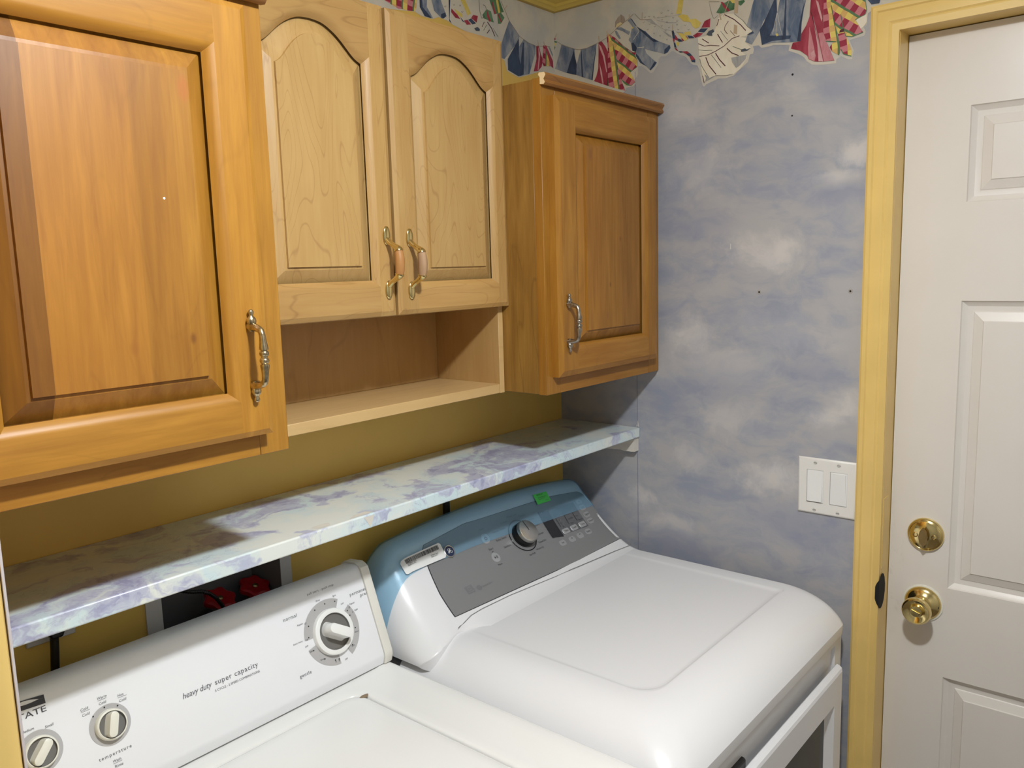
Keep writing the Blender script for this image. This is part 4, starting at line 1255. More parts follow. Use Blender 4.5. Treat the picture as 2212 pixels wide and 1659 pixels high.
def finial_pull(pan, x, zc, yf, mat, k=1.0):
    """slim bow pull with ball finials at both ends and two beads at the middle"""
    mb = MB()
    for s in (-1, 1):
        zz = zc + s * .034 * k
        prof = [(.0046, -.004), (.0050, -.001), (.0034, .0015), (.0034, .0025), (.0058, .0062), (.0062, .0090), (.0050, .0122), (.0026, .0145), (.0024, .0155), (.0036, .0180), (.0036, .0200), (.0020, .0222), (0, .0226)]
        mb.lathe([(r * k, h * k) for r, h in prof], (x, yf - .0042 * k, zz), (0, 0, s), 16, sy=.8)
    pts, rad = [], []
    for t, out, r in ((1.0, .0005, .0058), (.985, .006, .0056), (.97, .012, .0046), (.93, .018, .0042), (.86, .0225, .0040), (.74, .0245, .0038), (.60, .0252, .0040),
                      (.45, .0256, .0046), (.30, .0258, .0055), (.245, .0258, .0054), (.235, .0258, .0038), (.215, .0258, .0038), (.19, .0258, .0050), (.12, .0258, .0058), (.05, .0258, .0050), (.03, .0258, .0040)):
        pts.append((out * k, t * .036 * k))
        rad.append(r * k)
    full = [(x, yf - o, zc + z) for o, z in pts] + [(x, yf - o, zc - z) for o, z in reversed(pts)]
    mb.tube(full, rad + rad[::-1], 14, ref=(1, 0, 0))
    return mb.build('handle', mat, pan, smooth=50)


def spoon_pull(pan, x, zc, yf, grip_mat):
    """brass pull with leaf-shaped feet and a turned wooden grip"""
    mb = MB()
    for s in (-1, 1):
        prof = [(0, -.0155), (.0035, -.0145), (.0062, -.010), (.0076, -.003), (.0072, .004), (.0055, .0095), (.003, .0135), (0, .0145)]
        mb.lathe([(r, h) for r, h in prof], (x, yf - .0016, zc + s * .0425), (0, 0, s * -1), 18, sx=1.0, sy=.42, xdir=(1, 0, 0))
        seg = [(.0365, .0030, .0046), (.0335, .0065, .0046), (.0300, .0115, .0042), (.0270, .0170, .0042), (.0240, .0225, .0050), (.0215, .0262, .0060), (.0200, .0275, .0066), (.0195, .0278, .0074), (.0178, .0282, .0074)]
        mb.tube([(x, yf - o, zc + s * z) for z, o, r in seg], [r for z, o, r in seg], 14, ref=(1, 0, 0))
    mb.tube([(x, yf - .0282, zc - .019), (x, yf - .0282, zc + .019)], .004, 10, ref=(1, 0, 0))
    h = mb.build('handle', M['brass'], pan, smooth=50)
    mb = MB()
    mb.tube([(x, yf - .0280 - .0022 * (1 - (z / .0178) ** 2), zc + z) for z in (-.0178, -.012, -.006, 0, .006, .012, .0178)], [.0066, .0073, .0077, .0078, .0077, .0073, .0066], 16, ref=(1, 0, 0))
    mb.build('grip', grip_mat, pan, smooth=50)


def board(parent, name, mat, x0, x1, y0, y1, z0, z1, bev=.0008):
    mb = MB()
    mb.box(x0, x1, y0, y1, z0, z1)
    return mb.build(name, mat, parent, bevel=bev, seg=1)


# ---------------- honey cabinet over the washer
ca = thing('wall_cabinet', 'large honey-stained wall cabinet with single door above the washer', 'cabinet', (-1.211, -.15, 1.42))
YA = -.3043
AX0, AX1, AZ0, AZ1 = -1.4195, -1.0035, 1.4195, 1.9700
board(ca, 'body', M['honey_v'], AX0, AX1 - .0008, YA + .019, -.001, AZ0 + .010, AZ1 - .001)
board(ca, 'frame_stile', M['honey_v'], AX1 - .042, AX1, YA, YA + .019, AZ0, AZ1)
board(ca, 'frame_stile', M['honey_v'], AX0, AX0 + .042, YA, YA + .019, AZ0, AZ1)
board(ca, 'frame_rail', M['honey_h'], AX0 + .042, AX1 - .042, YA, YA + .019, AZ0, AZ0 + .042)
board(ca, 'frame_rail', M['honey_h'], AX0 + .042, AX1 - .042, YA, YA + .019, AZ1 - .042, AZ1)
CP = [(0, -.004), (.0095, -.005), (.014, -.001), (.0095, .007), (.0175, .016), (.0145, .0225), (0, .024)]
mb = MB()
mb.prism(CP, lambda p, x: (x, YA - p[0], AZ1 + p[1]), AX0, AX1 + .002)
mb.build('top_moulding', M['crown'], ca, smooth=50)
dkp = srgb(150, 92, 36)
apan = wood('honey_glued_up_panel', srgb(178, 126, 50), srgb(142, 90, 24), 'z', .12, 7, .8,
            planks=('x', [(-.15, (.56, .50, .42)), (-.074, (1.06, 1.03, 1.0)), (-.018, (1.0, .96, .93)), (.026, (.88, .86, .82)), (.074, (.98, 1.0, .92)), (.16, (1, 1, 1))]),
            knots=[(.091, 0, .43, .012, srgb(168, 100, 40)), (.078, 0, .155, .006, srgb(110, 66, 26)), (.010, 0, .15, .007, srgb(150, 96, 36))])
pa = cab_door(ca, (-1.3865, -1.0365, 1.4490, 1.9550), (-1.3435, -1.0795, 1.4930, 1.9065), 0, YA - .0200,
              {'v': M['honey_v'], 'h': M['honey_h'], 'panel': apan}, inset=.037)
finial_pull(pa, -1.0605, 1.5475, YA - .0200, M['antique'], 1.0)
mb = MB()
mb.lathe([(.0016, 0), (.0012, .0005)], (-1.1535, YA - .0190, 1.7300), (0, -1, 0), 8)
mb.build('paint_speck', M['white_pl'], pa)

# ---------------- pale maple cabinet in the middle
cb = thing('wall_cabinet', 'pale maple wall cabinet with two arched doors and open bottom shelf', 'cabinet', (-.711, -.09, 1.405))
YB = -.1736
BX0, BX1, BZ0, BZ1 = -1.0027, -.4186, 1.4045, 2.0480
board(cb, 'side_panel', M['maple_ply'], BX1 - .013, BX1, YB, -.001, BZ0, BZ1)
board(cb, 'side_panel', M['maple_ply'], BX0, BX0 + .013, YB, -.001, BZ0, BZ1)
board(cb, 'bottom_panel', M['maple_pale'], BX0 + .013, BX1 - .013, YB, -.001, BZ0, BZ0 + .0180)
board(cb, 'edge_strip', M['maple_pale'], BX1 - .0130, BX1, YB - .0008, YB, BZ0, BZ0 + .17)
board(cb, 'middle_shelf', M['maple_ply'], BX0 + .013, BX1 - .013, YB + .002, -.001, 1.5700, 1.5860)
board(cb, 'top_panel', M['maple_h'], BX0 + .013, BX1 - .013, YB, -.001, BZ1 - .016, BZ1)
board(cb, 'back_panel', M['maple_ply'], BX0 + .013, BX1 - .013, -.0062, -.001, BZ0 + .018, BZ1 - .016)
mset = {'v': M['maple_v'], 'h': M['maple_h'], 'panel': M['maple_panel']}
pl = cab_door(cb, (-.9860, -.7050, 1.5725, 2.0520), (-.9420, -.7375, 1.6190, 1.9710), .0490, YB - .0200, mset, bead=(.011, .0085), inset=.034, chamfer=.0075)
pr_ = cab_door(cb, (-.6990, -.4180, 1.5725, 2.0520), (-.6550, -.4475, 1.6140, 1.9695), .0490, YB - .0200, mset, bead=(.011, .0085), inset=.034, chamfer=.0075)
spoon_pull(pl, -.7215, 1.6575, YB - .0200, M['grip_wood'])
spoon_pull(pr_, -.6715, 1.6545, YB - .0200, M['grip_grey'])

# ---------------- narrower honey cabinet in the corner
cc = thing('wall_cabinet', 'brown honey wall cabinet with top moulding in the corner above dryer', 'cabinet', (-.21, -.14, 1.405))
YC = -.2775
CX0, CX1, CZ0, CZ1 = -.4180, -.0020, 1.4055, 1.9760
board(cc, 'body', M['veneer'], CX0 + .0006, CX1 - .001, YC + .019, -.001, CZ0 + .001, CZ1 - .001)
board(cc, 'frame_stile', M['honey_c_v'], CX0, CX0 + .042, YC, YC + .019, CZ0, CZ1)
board(cc, 'frame_stile', M['honey_c_v'], CX1 - .048, CX1 - .010, YC, YC + .019, CZ0, CZ1)
board(cc, 'filler_strip', M['honey_c_v'], CX1 - .010, CX1, YC + .002, YC + .019, CZ0, CZ1)
board(cc, 'frame_rail', M['honey_c_h'], CX0 + .042, CX1 - .048, YC, YC + .019, CZ0, CZ0 + .042)
board(cc, 'frame_rail', M['honey_c_h'], CX0 + .042, CX1 - .048, YC, YC + .019, CZ1 - .042, CZ1)
mb = MB()
CPC = [(0, -.0130), (.0085, -.0140), (.0120, -.0105), (.0085, -.0045), (.0135, .0025), (.0105, .0070), (-.0015, .0080), (-.0035, .004), (0, 0)]
mb.prism(CPC, lambda p, x: (x, YC - p[0], CZ1 + p[1]), CX0 - .001, CX1 + .001)
mb.build('top_moulding', M['crown'], cc, smooth=50)
mb = MB()
mb.prism([(a * .96 + .0002, b_ * .96) for a, b_ in CPC], lambda p, x: (x, YC - p[0], CZ1 + p[1]), CX0 - .0016, CX0 - .0009)
mb.build('moulding_end', plain('bare_end_grain', srgb(232, 206, 160), .7), cc)
cpan = wood('worn_glued_up_panel', srgb(166, 117, 44), srgb(130, 84, 21), 'z', .12, 7, .8,
            planks=('x', [(-.10, (1.03, 1.0, .98)), (-.045, (.97, .95, .92)), (.02, (.88, .85, .82)), (.062, (.94, .91, .88)), (.12, (1, 1, 1))]),
            knots=[(-.083, 0, .447, .011, srgb(132, 82, 38)), (-.018, 0, .20, .004, srgb(112, 70, 30)), (-.03, 0, .14, .006, srgb(140, 90, 42)), (.02, 0, .29, .005, srgb(120, 74, 34))])
pc = cab_door(cc, (-.4000, -.0400, 1.4380, 1.9465), (-.3420, -.0820, 1.4850, 1.9000), 0, YC - .0200,
              {'v': M['honey_c_v'], 'h': M['honey_c_h'], 'panel': cpan}, inset=.034, chamfer=.011)
finial_pull(pc, -.3745, 1.5385, YC - .0200, M['pewter'], .97)
for z in (1.855, 1.500):
    mb = MB()
    mb.lathe([(.0028, -.017), (.0028, -.012), (.0022, -.0115), (.0028, -.011), (.0028, .011), (.0022, .0115), (.0028, .012), (.0028, .017)], (-.0370, YC - .003, z), (0, 0, 1), 10)
    mb.box(-.0370, -.0150, YC - .0012, YC, z - .013, z + .013)
    mb.build('hinge', M['brass_old'], cc)

# ================================================================== valve box, outlet, cords
vb = thing('valve_box', 'white recessed laundry valve box in yellow wall behind the washer', 'valve box', (-.94, 0, 1.0))
mb = MB()
FX0, FX1, FZ0, FZ1 = -1.0717, -.8114, .978, 1.2452
t_ = -.004
mb.box(FX0, HX0, t_, -.0004, FZ0, FZ1)
mb.box(HX1, FX1, t_, -.0004, FZ0, FZ1)
mb.box(HX0, HX1, t_, -.0004, FZ0, HZ0)
mb.box(HX0, HX1, t_, -.0004, HZ1, FZ1)
mb.build('flange', M['box_white'], vb, smooth=0)
mb = MB()
g = .0006
x0, x1, z0, z1, yb_ = HX0 + g, HX1 - g, HZ0 + g, HZ1 - g, .088
mb.face([(x0, yb_, z0), (x1, yb_, z0), (x1, yb_, z1), (x0, yb_, z1)])
for A, B in (((x0, z0), (x1, z0)), ((x1, z0), (x1, z1)), ((x1, z1), (x0, z1)), ((x0, z1), (x0, z0))):
    mb.face([(A[0], -.003, A[1]), (B[0], -.003, B[1]), (B[0], yb_, B[1]), (A[0], yb_, A[1])])
mb.build('recess', plain('box_interior_shaded', srgb(124, 120, 122), .5), vb, smooth=0)  # white plastic coloured grey to imitate the deep shade inside the box
for (vx, vy, vz, lab) in ((-.930, .034, 1.104, 'red valve handle in front of black hose, beside its twin'), (-.863, .034, 1.104, 'red valve handle close to the right side of the valve box')):
    ax = Vector((0.05, -.42, .9)).normalized()
    mb = MB()
    o_ = Vector((vx, vy, vz))
    u = Vector((1, 0, 0)) - ax * ax.x
    u.normalize()
    w = ax.cross(u)
    loops = []
    for h, f in ((-.006, .80), (-.004, .96), (0, 1.0), (.004, .95), (.0058, .80), (.0040, .45), (.0030, .22)):
        loops.append([o_ + ax * h + (u * math.cos(R(a)) + w * math.sin(R(a))) * (.0265 * f * (1 + .10 * math.cos(6 * R(a)))) for a in range(0, 360, 6)])
    mb.loft(loops, True, True, True)
    hd = mb.build('valve_handle', M['red'], vb)
    hd['label'] = lab
    mb = MB()
    mb.lathe([(.0065, -.060), (.0065, -.030), (.0085, -.028), (.0085, -.012), (.005, -.010), (.005, .0045), (.0032, .0065), (0, .007)], o_, ax, 16)
    mb.build('valve_stem', M['valve_brass'], hd)
mb = MB()
mb.tube([(-.930, .052, 1.02), (-.932, .035, 1.055), (-.945, .016, 1.082), (-.968, .006, 1.093), (-.995, .000, 1.086), (-1.015, .006, 1.062), (-1.022, .014, 1.035), (-1.022, .02, 1.012)], .0155, 16, ref=(0, 1, 0))
mb.build('water_hose', M['rubber'], vb)
mb = MB()
cpts = [(-1.035, -.008, 1.172), (-1.015, -.010, 1.158), (-1.000, -.012, 1.152), (-.985, -.012, 1.148), (-.972, -.012, 1.140), (-.960, -.010, 1.128), (-.950, -.008, 1.112), (-.942, -.006, 1.095), (-.938, -.006, 1.07), (-.938, -.006, 1.01)]
fine = []
for i in range(len(cpts) - 1):
    for k in range(8):
        fine.append(Vector(cpts[i]).lerp(Vector(cpts[i + 1]), k / 8))
mb.tube(fine, [.0028 + .0007 * (i % 2) for i in range(len(fine))], 8, ref=(0, 1, 0))
mb.build('braided_cable', M['rubber'], vb)

ou = thing('wall_outlet', 'white wall outlet plate under the left end of the shelf', 'outlet', (-1.206, 0, 1.148))
mb = MB()
mb.box(-1.2376, -1.1735, -.0052, -.0004, 1.1480, 1.2450)
mb.build('cover_plate', M['box_white'], ou, bevel=.0015)
mb = MB()
mb.lathe([(.016, 0), (.016, .002), (.0155, .0025)], (-1.2055, -.0050, 1.205), (0, -1, 0), 24)
mb.build('receptacle', M['box_white'], ou)
pg = thing('washer_cord', 'black power plug and cord below the shelf behind the washer', 'power cord', (-1.206, -.03, 1.1))
mb = MB()
mb.loft([[(x + dx, y, z) for dx, y in ((-w2, -.008), (w2, -.008), (w2, -.034), (-w2, -.034))] for x, z, w2 in ((-1.2060, 1.2380, .0125), (-1.2060, 1.1800, .0120), (-1.2070, 1.1720, .0120), (-1.2075, 1.1600, .0075))], True, True, True)
mb.build('plug', M['black'], pg, bevel=.003)
mb = MB()
mb.tube([(-1.2075, -.0215, 1.165), (-1.2090, -.0215, 1.140), (-1.2115, -.0215, 1.110), (-1.213, -.020, 1.05), (-1.213, -.020, .9)], .0068, 12, flat=.8, ref=(0, 1, 0))
mb.build('cord', M['rubber'], pg)
mb = MB()
mb.tube([(-.4400, -.0170, 1.2450), (-.4362, -.0170, 1.205), (-.4348, -.0170, 1.17), (-.4345, -.0170, 1.13), (-.4345, -.0170, .95)], .0078, 12, ref=(0, 1, 0))
tag(mb.build('dryer_cord', M['rubber'], loc=(-.436, -.017, .95)), 'black dryer cord hanging on yellow wall between shelf and blue film', 'power cord')

# ================================================================== washer
wa = thing('washing_machine', 'white top-load washer with slanted dial console under honey cabinet', 'washing machine', (-1.0475, -.35, 0))
WX0, WX1, WY0, WY1 = -1.3900, -.7055, -.668, -.030
ZD = .9545
mb = MB()
mb.box(WX0 + .002, WX1 - .002, WY0 + .004, WY1, -.0530, .918)
mb.build('cabinet_body', M['enamel_w'], wa, bevel=.006)
LX0, LX1, LY0, LY1, LR = -1.2850, -.8120, -.605, -.1700, .030
mb = MB()
NN = 8


def rr(x0, x1, y0, y1, r, z):
    return [(x, y, z) for x, y in rounded_rect(x0, x1, y0, y1, r, NN)]


ex = lambda d, z, r: rr(WX0 + d, WX1 - d, WY0 + d, WY1 - d, r, z)
lx = lambda d, z: rr(LX0 - d, LX1 + d, LY0 - d, LY1 + d, LR + d, z)
mb.loft([ex(0, .914, .012), ex(0, ZD - .010, .012), ex(.0012, ZD - .004, .012), ex(.0045, ZD - .0006, .012), ex(.010, ZD, .014), ex(.030, ZD + .0004, .02), ex(.034, ZD - .0012, .02),
         lx(.022, ZD - .0020), lx(.010, ZD - .0020), lx(.0055, ZD - .0032), lx(.0030, ZD - .0060), lx(.0022, ZD - .016)], True, False, False)
mb.build('top_deck', M['enamel_w'], wa, smooth=40)
mb = MB()
mb.loft([lx(-.0008, ZD - .018), lx(-.0008, ZD - .0055), lx(-.0022, ZD - .0030), lx(-.0055, ZD - .0016), lx(-.02, ZD - .0012)], True, False, True)
mb.build('lid', M['enamel_w'], wa, smooth=40)
mb = MB()
mb.face([(LX1 - .0020 + .008 * math.cos(R(a)) * (1 + .3 * math.sin(3 * R(a))), LY1 - .020 + .0055 * math.sin(R(a)), ZD - .0014) for a in range(0, 360, 30)])
mb.build('rust_spot', plain('rust_stain', srgb(138, 120, 96), .8), wa, smooth=0)

# console
CPROF = [(-.1340, .9565), (-.1372, .9700), (-.1365, .9765), (-.0850, 1.1110), (-.0815, 1.1190), (-.0770, 1.1235), (-.0700, 1.1255), (-.0420, 1.1220), (-.0340, 1.1170), (-.0320, 1.1080), (-.0320, .9565)]
mb = MB()
mb.prism(CPROF, lambda p, x: (x, p[0], p[1]), WX0 + .019, WX1 - .0185)
con = mb.build('console', M['console_w'], wa, smooth=30)


def grow(prof, d):
    cx = sum(p[0] for p in prof) / len(prof)
    cz_ = 1.04
    return [(p[0] + (-d if p[0] < cx else d), p[1] + (d * .9 if p[1] > cz_ else 0)) for p in prof]


for (xa, xb) in ((WX1 - .0180, WX1 + .0010), (WX0 - .001, WX0 + .0185)):
    mb = MB()
    big = grow(CPROF, .0030)
    ordr = [(xa, big), (xb - .004, big), (xb - .001, grow(CPROF, .0018)), (xb, grow(CPROF, -.0015))] if xb > -1.0 else [(xa, grow(CPROF, -.0015)), (xa + .001, grow(CPROF, .0018)), (xa + .004, big), (xb, big)]
    mb.loft([[(x, p[0], p[1]) for p in pf] for x, pf in ordr], True, True, True)
    mb.build('end_cap', M['cap_w'], wa, smooth=30)

P0 = Vector((0, -.1370, .9750))
ES = Vector((0, .3575, .9339))
EN = Vector((0, -.9339, .3575))
LIFT = .0004


def face_w(x, s, h=0.0):
    return P0 + Vector((x, 0, 0)) + ES * s + EN * (h + .0002)


def letters(parent, body, place, x, s, width, mat, shear=0.0, spacing=1.0, h=LIFT, name='lettering', height=None):
    """text on a surface, fitted to the given width; baseline starts at (x, s)"""
    V, F = text_polys(body, 1.0, shear, 'LEFT', spacing)
    if not V:
        return None
    mn = min(v[0] for v in V)
    mx = max(v[0] for v in V)
    k = width / (mx - mn)
    ky = (height / .72) if height else k
    mb = MB()
    mb.v = [tuple(place(x + (v[0] - mn) * k, s + v[1] * ky, h)) for v in V]
    mb.f = F
    mb.m = [0] * len(F)
    return mb.build(name, mat, parent, smooth=0, weld=False)


def disc(mb, place, x, s, r, h=LIFT, n=12, mi=0):
    mb.face([place(x + r * math.cos(2 * PI * k / n), s + r * math.sin(2 * PI * k / n), h) for k in range(n)], mi)


def sector(mb, place, x, s, r0, r1, a0, a1, h=LIFT, mi=0):
    n = max(3, int(abs(a1 - a0) / 5))
    for k in range(n):
        p = R(a0 + (a1 - a0) * k / n)
        q = R(a0 + (a1 - a0) * (k + 1) / n)
        mb.face([place(x + r * math.cos(a), s + r * math.sin(a), h) for r, a in ((r0, p), (r1, p), (r1, q), (r0, q))], mi)


I = M['ink']
# main cycle dial
DXm, DSm = -.8120, .0725
mb = MB()
for a0, a1 in ((60, 176), (194, 270), (-62, 36)):
    sector(mb, face_w, DXm, DSm, .034, .0548, a0, a1)
mb.build('dial_scale', M['grey_ring'], con, smooth=0)
for a, r in ((66, .050), (90, .048), (116, .0495), (150, .0475), (172, .047), (200, .047), (232, .046), (258, .0465), (267, .0465), (30, .0455), (18, .044), (-12, .0465), (-48, .046)):
    mb = MB()
    disc(mb, face_w, DXm + r * math.cos(R(a)), DSm + r * math.sin(R(a)), .0012, LIFT * 2)
    mb.build('dial_dot', M['ink_dark'], con, smooth=0)
for (txt, x, s, w_, sh) in (('pull start - push stop', -.8392, .1440, .0543, .0), ('permanent', -.7586, .1160, .0404, 0), ('press', -.7379, .1083, .0193, 0), ('normal', -.8940, .1182, .0256, 0), ('gentle', -.8928, .0245, .0224, 0)):
    letters(con, txt, face_w, x, s, w_, I, sh, 1.15)
for (txt, x, s, w_) in (('Rinse', -.8273, .1289, .0086), ('Spin', -.7934, .1262, .0070), ('OFF', -.7817, .1084, .0066), ('Regular', -.7648, .1026, .0113), ('Light', -.7588, .0897, .0080), ('Regular', -.8730, .1033, .0113),
                        ('Extra Heavy', -.8890, .0770, .0183), ('OFF', -.8696, .0660, .0066), ('OFF', -.8040, .0195, .0066), ('Spin', -.8640, .0556, .0066), ('Rinse', -.8490, .0360, .0086), ('6', -.8225, .0230, .0022), ('8', -.8160, .0225, .0022), ('Rinse', -.7699, .0548, .0080), ('Spin', -.7840, .0355, .0066), ('10', -.8595, .1010, .004), ('18', -.8650, .0755, .004), ('10', -.7690, .0975, .004), ('6', -.7640, .0880, .002)):
    letters(con, txt, face_w, x, s, w_, I, .25, 1.0, LIFT * 2.2)
letters(con, 'heavy duty', face_w, -1.0800, .0700, .0462, I, .28, .95, height=.0085)
letters(con, 'super capacity', face_w, -1.0290, .0700, .0730, I, 0, 1.1, height=.0080)
letters(con, '5 CYCLE - 2 SPEED COMBINATIONS', face_w, -1.0317, .0607, .0757, I, 0, 1.0)


def dial(parent, x, s, r_ring, r_rim, cup, bar_len, bar_w, bar_h, ang, name, ring=True, tilt=0.0):
    base = face_w(x, s, 0)
    if ring:
        mb = MB()
        n = 40
        mb.face([face_w(x + r_ring * math.cos(2 * PI * k / n), s + r_ring * math.sin(2 * PI * k / n), LIFT) for k in range(n)])
        mb.build('dial_scale', M['grey_ring'], parent, smooth=0)
    mb = MB()
    mb.lathe([(r_rim, 0), (r_rim, .006), (r_rim - .001, .0085), (r_rim - .003, .0095), (cup + .0006, .0095), (cup, .0085)], base, EN, 44, cap1=False)
    k = mb.build(name, M['cream_pl'] if ring else M['white_pl'], wa, smooth=40)
    mb = MB()
    mb.lathe([(cup, .0092), (cup * .97, .0055), (cup * .6, .0045), (0, .004)], base, EN, 44, cap0=False)
    mb.build('dial_cup', M['grey_dial'], k, smooth=40)
    mb = MB()
    ux = Vector((math.cos(R(ang)), 0, 0)) + ES * math.sin(R(ang))
    vx_ = Vector((-math.sin(R(ang)), 0, 0)) + ES * math.cos(R(ang))
    ol = rounded_rect(-bar_len / 2, bar_len / 2, -bar_w / 2, bar_w / 2, bar_w / 2 * .98, 6)
    mb.loft([[base + EN * h + ux * (a * f) + vx_ * (b_ * f2) for a, b_ in ol] for h, f, f2 in ((.004, 1.05, 1.5), (.010, 1.0, 1.1), (bar_h - .003, 1.0, 1.0), (bar_h - .0006, .97, .92), (bar_h, .9, .7))], True, False, True, 0)
    mb.build('dial_grip', M['cream_pl'] if ring else M['white_pl'], k, smooth=40)
    return k


dial(con, DXm, DSm, .05, .0388, .0300, .0470, .0165, .0300, -33, 'cycle_dial', ring=False)
TX, TS = -1.1815, .0790
dial(con, TX, TS, .0270, .0205, .0180, .0330, .0118, .0150, 72, 'temperature_dial')
dial(con, -1.2685, .0825, .0270, .0205, .0180, .0330, .0118, .0150, 48, 'water_level_dial')
for (x, s) in ((-1.1997, .0977), (-1.1836, .1032), (-1.1671, .0985)):
    mb = MB()
    disc(mb, face_w, x, s, .0011, LIFT * 2)
    mb.build('dial_dot', M['ink_dark'], con, smooth=0)
for (t1, t2, x, s, w1, w2) in (('Cold', 'Cold', -1.2125, .1098, .0100, .0098), ('Warm', 'Cold', -1.1895, .1156, .0124, .0098), ('Hot', 'Cold', -1.1640, .1089, .0082, .0099), ('Wash', 'Rinse', -1.1896, .0304, .0106, .0112)):
    letters(con, t1, face_w, x, s, w1, I, .22)
    letters(con, t2, face_w, x + .0005, s - .0073, w2, I, .22)
    mb = MB()
    stroke_poly(mb, [(x - .0003, s - .0013), (x + .0115, s - .0013)], .0004, face_w, LIFT)
    mb.build('fraction_line', I, con, smooth=0)
letters(con, 'temperature', face_w, -1.2057, .0395, .0432, I, 0, 1.3)
letters(con, 'water level', face_w, -1.2900, .0430, .0400, I, 0, 1.3)
letters(con, 'Medium', face_w, -1.2840, .1120, .0150, I, .22)
letters(con, 'Small', face_w, -1.2570, .1075, .0105, I, .22)
# maker's mark: a dark block cut by a rising swoosh, the name below
LI = M['logo_ink']
mb = MB()
x0, x1 = -1.2960, -1.2495
for (pa_, pb_) in (([(x0, .1530), (x1, .1488)], [(x0, .1515), (x1, .1468)]),):
    mb.face([face_w(*p, LIFT) for p in (pa_[0], pa_[1], pb_[1], pb_[0])])
up = [(x0 + (x1 - x0) * t, .1500 - .006 * t + .0022 * math.sin(PI * t)) for t in [k / 12 for k in range(13)]]
lo = [(x0 + (x1 - x0) * t, .1478 - .0036 * t - .0026 * math.sin(PI * t)) for t in [k / 12 for k in range(13)]]
b1 = [(x1, .1448), (x1, .1376), (x0, .1405), (x0, .1472)]
mb.face([face_w(*p, LIFT) for p in b1])
mb.face([face_w(*p, LIFT) for p in ((x0, .1516), (x1, .1470), (x1, .1448), (x0, .1482))])
mb.build('maker_mark', LI, con, smooth=0)
mb = MB()
sw_ = [(x0 + .006 + .034 * t, .1478 - .0022 * t + .0030 * math.sin(PI * t)) for t in [k / 12 for k in range(13)]]
sl_ = [(x0 + .006 + .034 * t, .1478 - .0022 * t - .0018 * math.sin(PI * t)) for t in [k / 12 for k in range(13)]]
mb.face([face_w(*p, LIFT * 2) for p in sw_ + sl_[::-1][1:-1]])
mb.build('maker_swoosh', M['console_w'], con, smooth=0)
letters(con, 'ESTATE', face_w, -1.2970, .1280, .0466, LI, 0, .95, height=.0078)

# ================================================================== dryer
dr = thing('clothes_dryer', 'new white dryer with grey control panel and blue protective film', 'dryer', (-.355, -.36, 0))
QX0, QX1, QY0, QY1 = -.6990, -.0125, -.7050, -.012
mb = MB()
mb.box(QX0 + .004, QX1 - .002, -.6900, QY1, -.0240, .935)
mb.build('cabinet_body', M['enamel'], dr, bevel=.004)


def pillow(dl, dfr, drt, z, rc):
    """outline inset by dl (left), dfr (front), drt (right); straight along the back"""
    x0, x1, y0, y1 = QX0 + dl, QX1 - drt, QY0 + dfr, -.14
    return [(x, y, z) for x, y in rounded_rect(x0, x1, y0, y1, (rc, max(.012, rc * .6), .002, .002), 8)]


ZT = .9885
loops = [pillow(0, .004, 0, .905, .045), pillow(0, .001, 0, .909, .045), pillow(0, 0, 0, .918, .045), pillow(0, 0, 0, .9285, .045)]
A_ROLL = 22.0
for k in range(1, 15):
    a = R(A_ROLL + (90 - A_ROLL) * k / 14)
    zz = .9285 + (ZT - .9285) * (math.sin(a) - math.sin(R(A_ROLL))) / (1 - math.sin(R(A_ROLL)))
    f = (math.cos(R(A_ROLL)) - math.cos(a)) / math.cos(R(A_ROLL))
    loops.append(pillow(.095 * f, .105 * f, .030 * f, zz, .045 + .015 * f))
top_loops = len(loops)
# the embossed field, shallower towards the console


def field(d, dz):
    pts = rounded_rect(-.5850 + d, -.0760 - d, -.5980 + d, -.20, (.045, .014, .002, .002), 8)
    out = []
    for x, y in pts:
        g_ = min(1.0, max(0.0, (-.22 - y) / .25))
        out.append((x, y, ZT + dz * (g_ * g_ * (3 - 2 * g_))))
    return out


loops += [field(-.004, 0), field(0, -.0004), field(.003, -.0020), field(.006, -.0032), field(.012, -.0036)]
mb = MB()
mb.loft(loops, True, False, True)
mb.build('top_panel', M['enamel'], dr, smooth=19)

# console shell: concave control face rolling over the top; ends drop in rounded shoulders
A0, KA = R(32.0), R(150.0)


def arc(s):
    return (-.2000 + (math.sin(A0 + KA * s) - math.sin(A0)) / KA, 1.0000 - (math.cos(A0 + KA * s) - math.cos(A0)) / KA)


prof = [(-.2520, .9862), (-.2380, .9872), (-.2250, .9898), (-.2120, .9940)] + [arc(.008 + .166 * k / 16) for k in range(17)]
ty, tz = prof[-1]
prof += [(ty + .004, tz + .0080), (ty + .010, tz + .0145), (ty + .018, tz + .0188), (ty + .028, tz + .0205), (ty + .040, tz + .0190), (ty + .050, tz + .0140), (ty + .057, tz + .004), (ty + .060, tz - .012), (ty + .060, .95)]
ZB = .9560


def shell_point(x, y, z, off=0.0):
    RL, RR = .085, .030
    dl, d_r = x - (QX0 + .004), (QX1 - .001) - x
    f = 1.0
    if dl < RL:
        f = math.sqrt(max(0.0, 1 - (1 - max(dl, 0) / RL) ** 2.4))
    if d_r < RR:
        f = min(f, math.sqrt(max(0.0, 1 - (1 - max(d_r, 0) / RR) ** 2.4)))
    rise = max(0.0, z - 1.08) / .06
    arch = -.20 * (x + .36) ** 2 * min(1.0, rise) + .004 * min(1, rise)
    yb = -.012
    return (x, yb + (y - yb) * (1 - .15 * (1 - f)), ZB + (z + arch - ZB) * f)


def lerp(a, b, t):
    return a + (b - a) * t


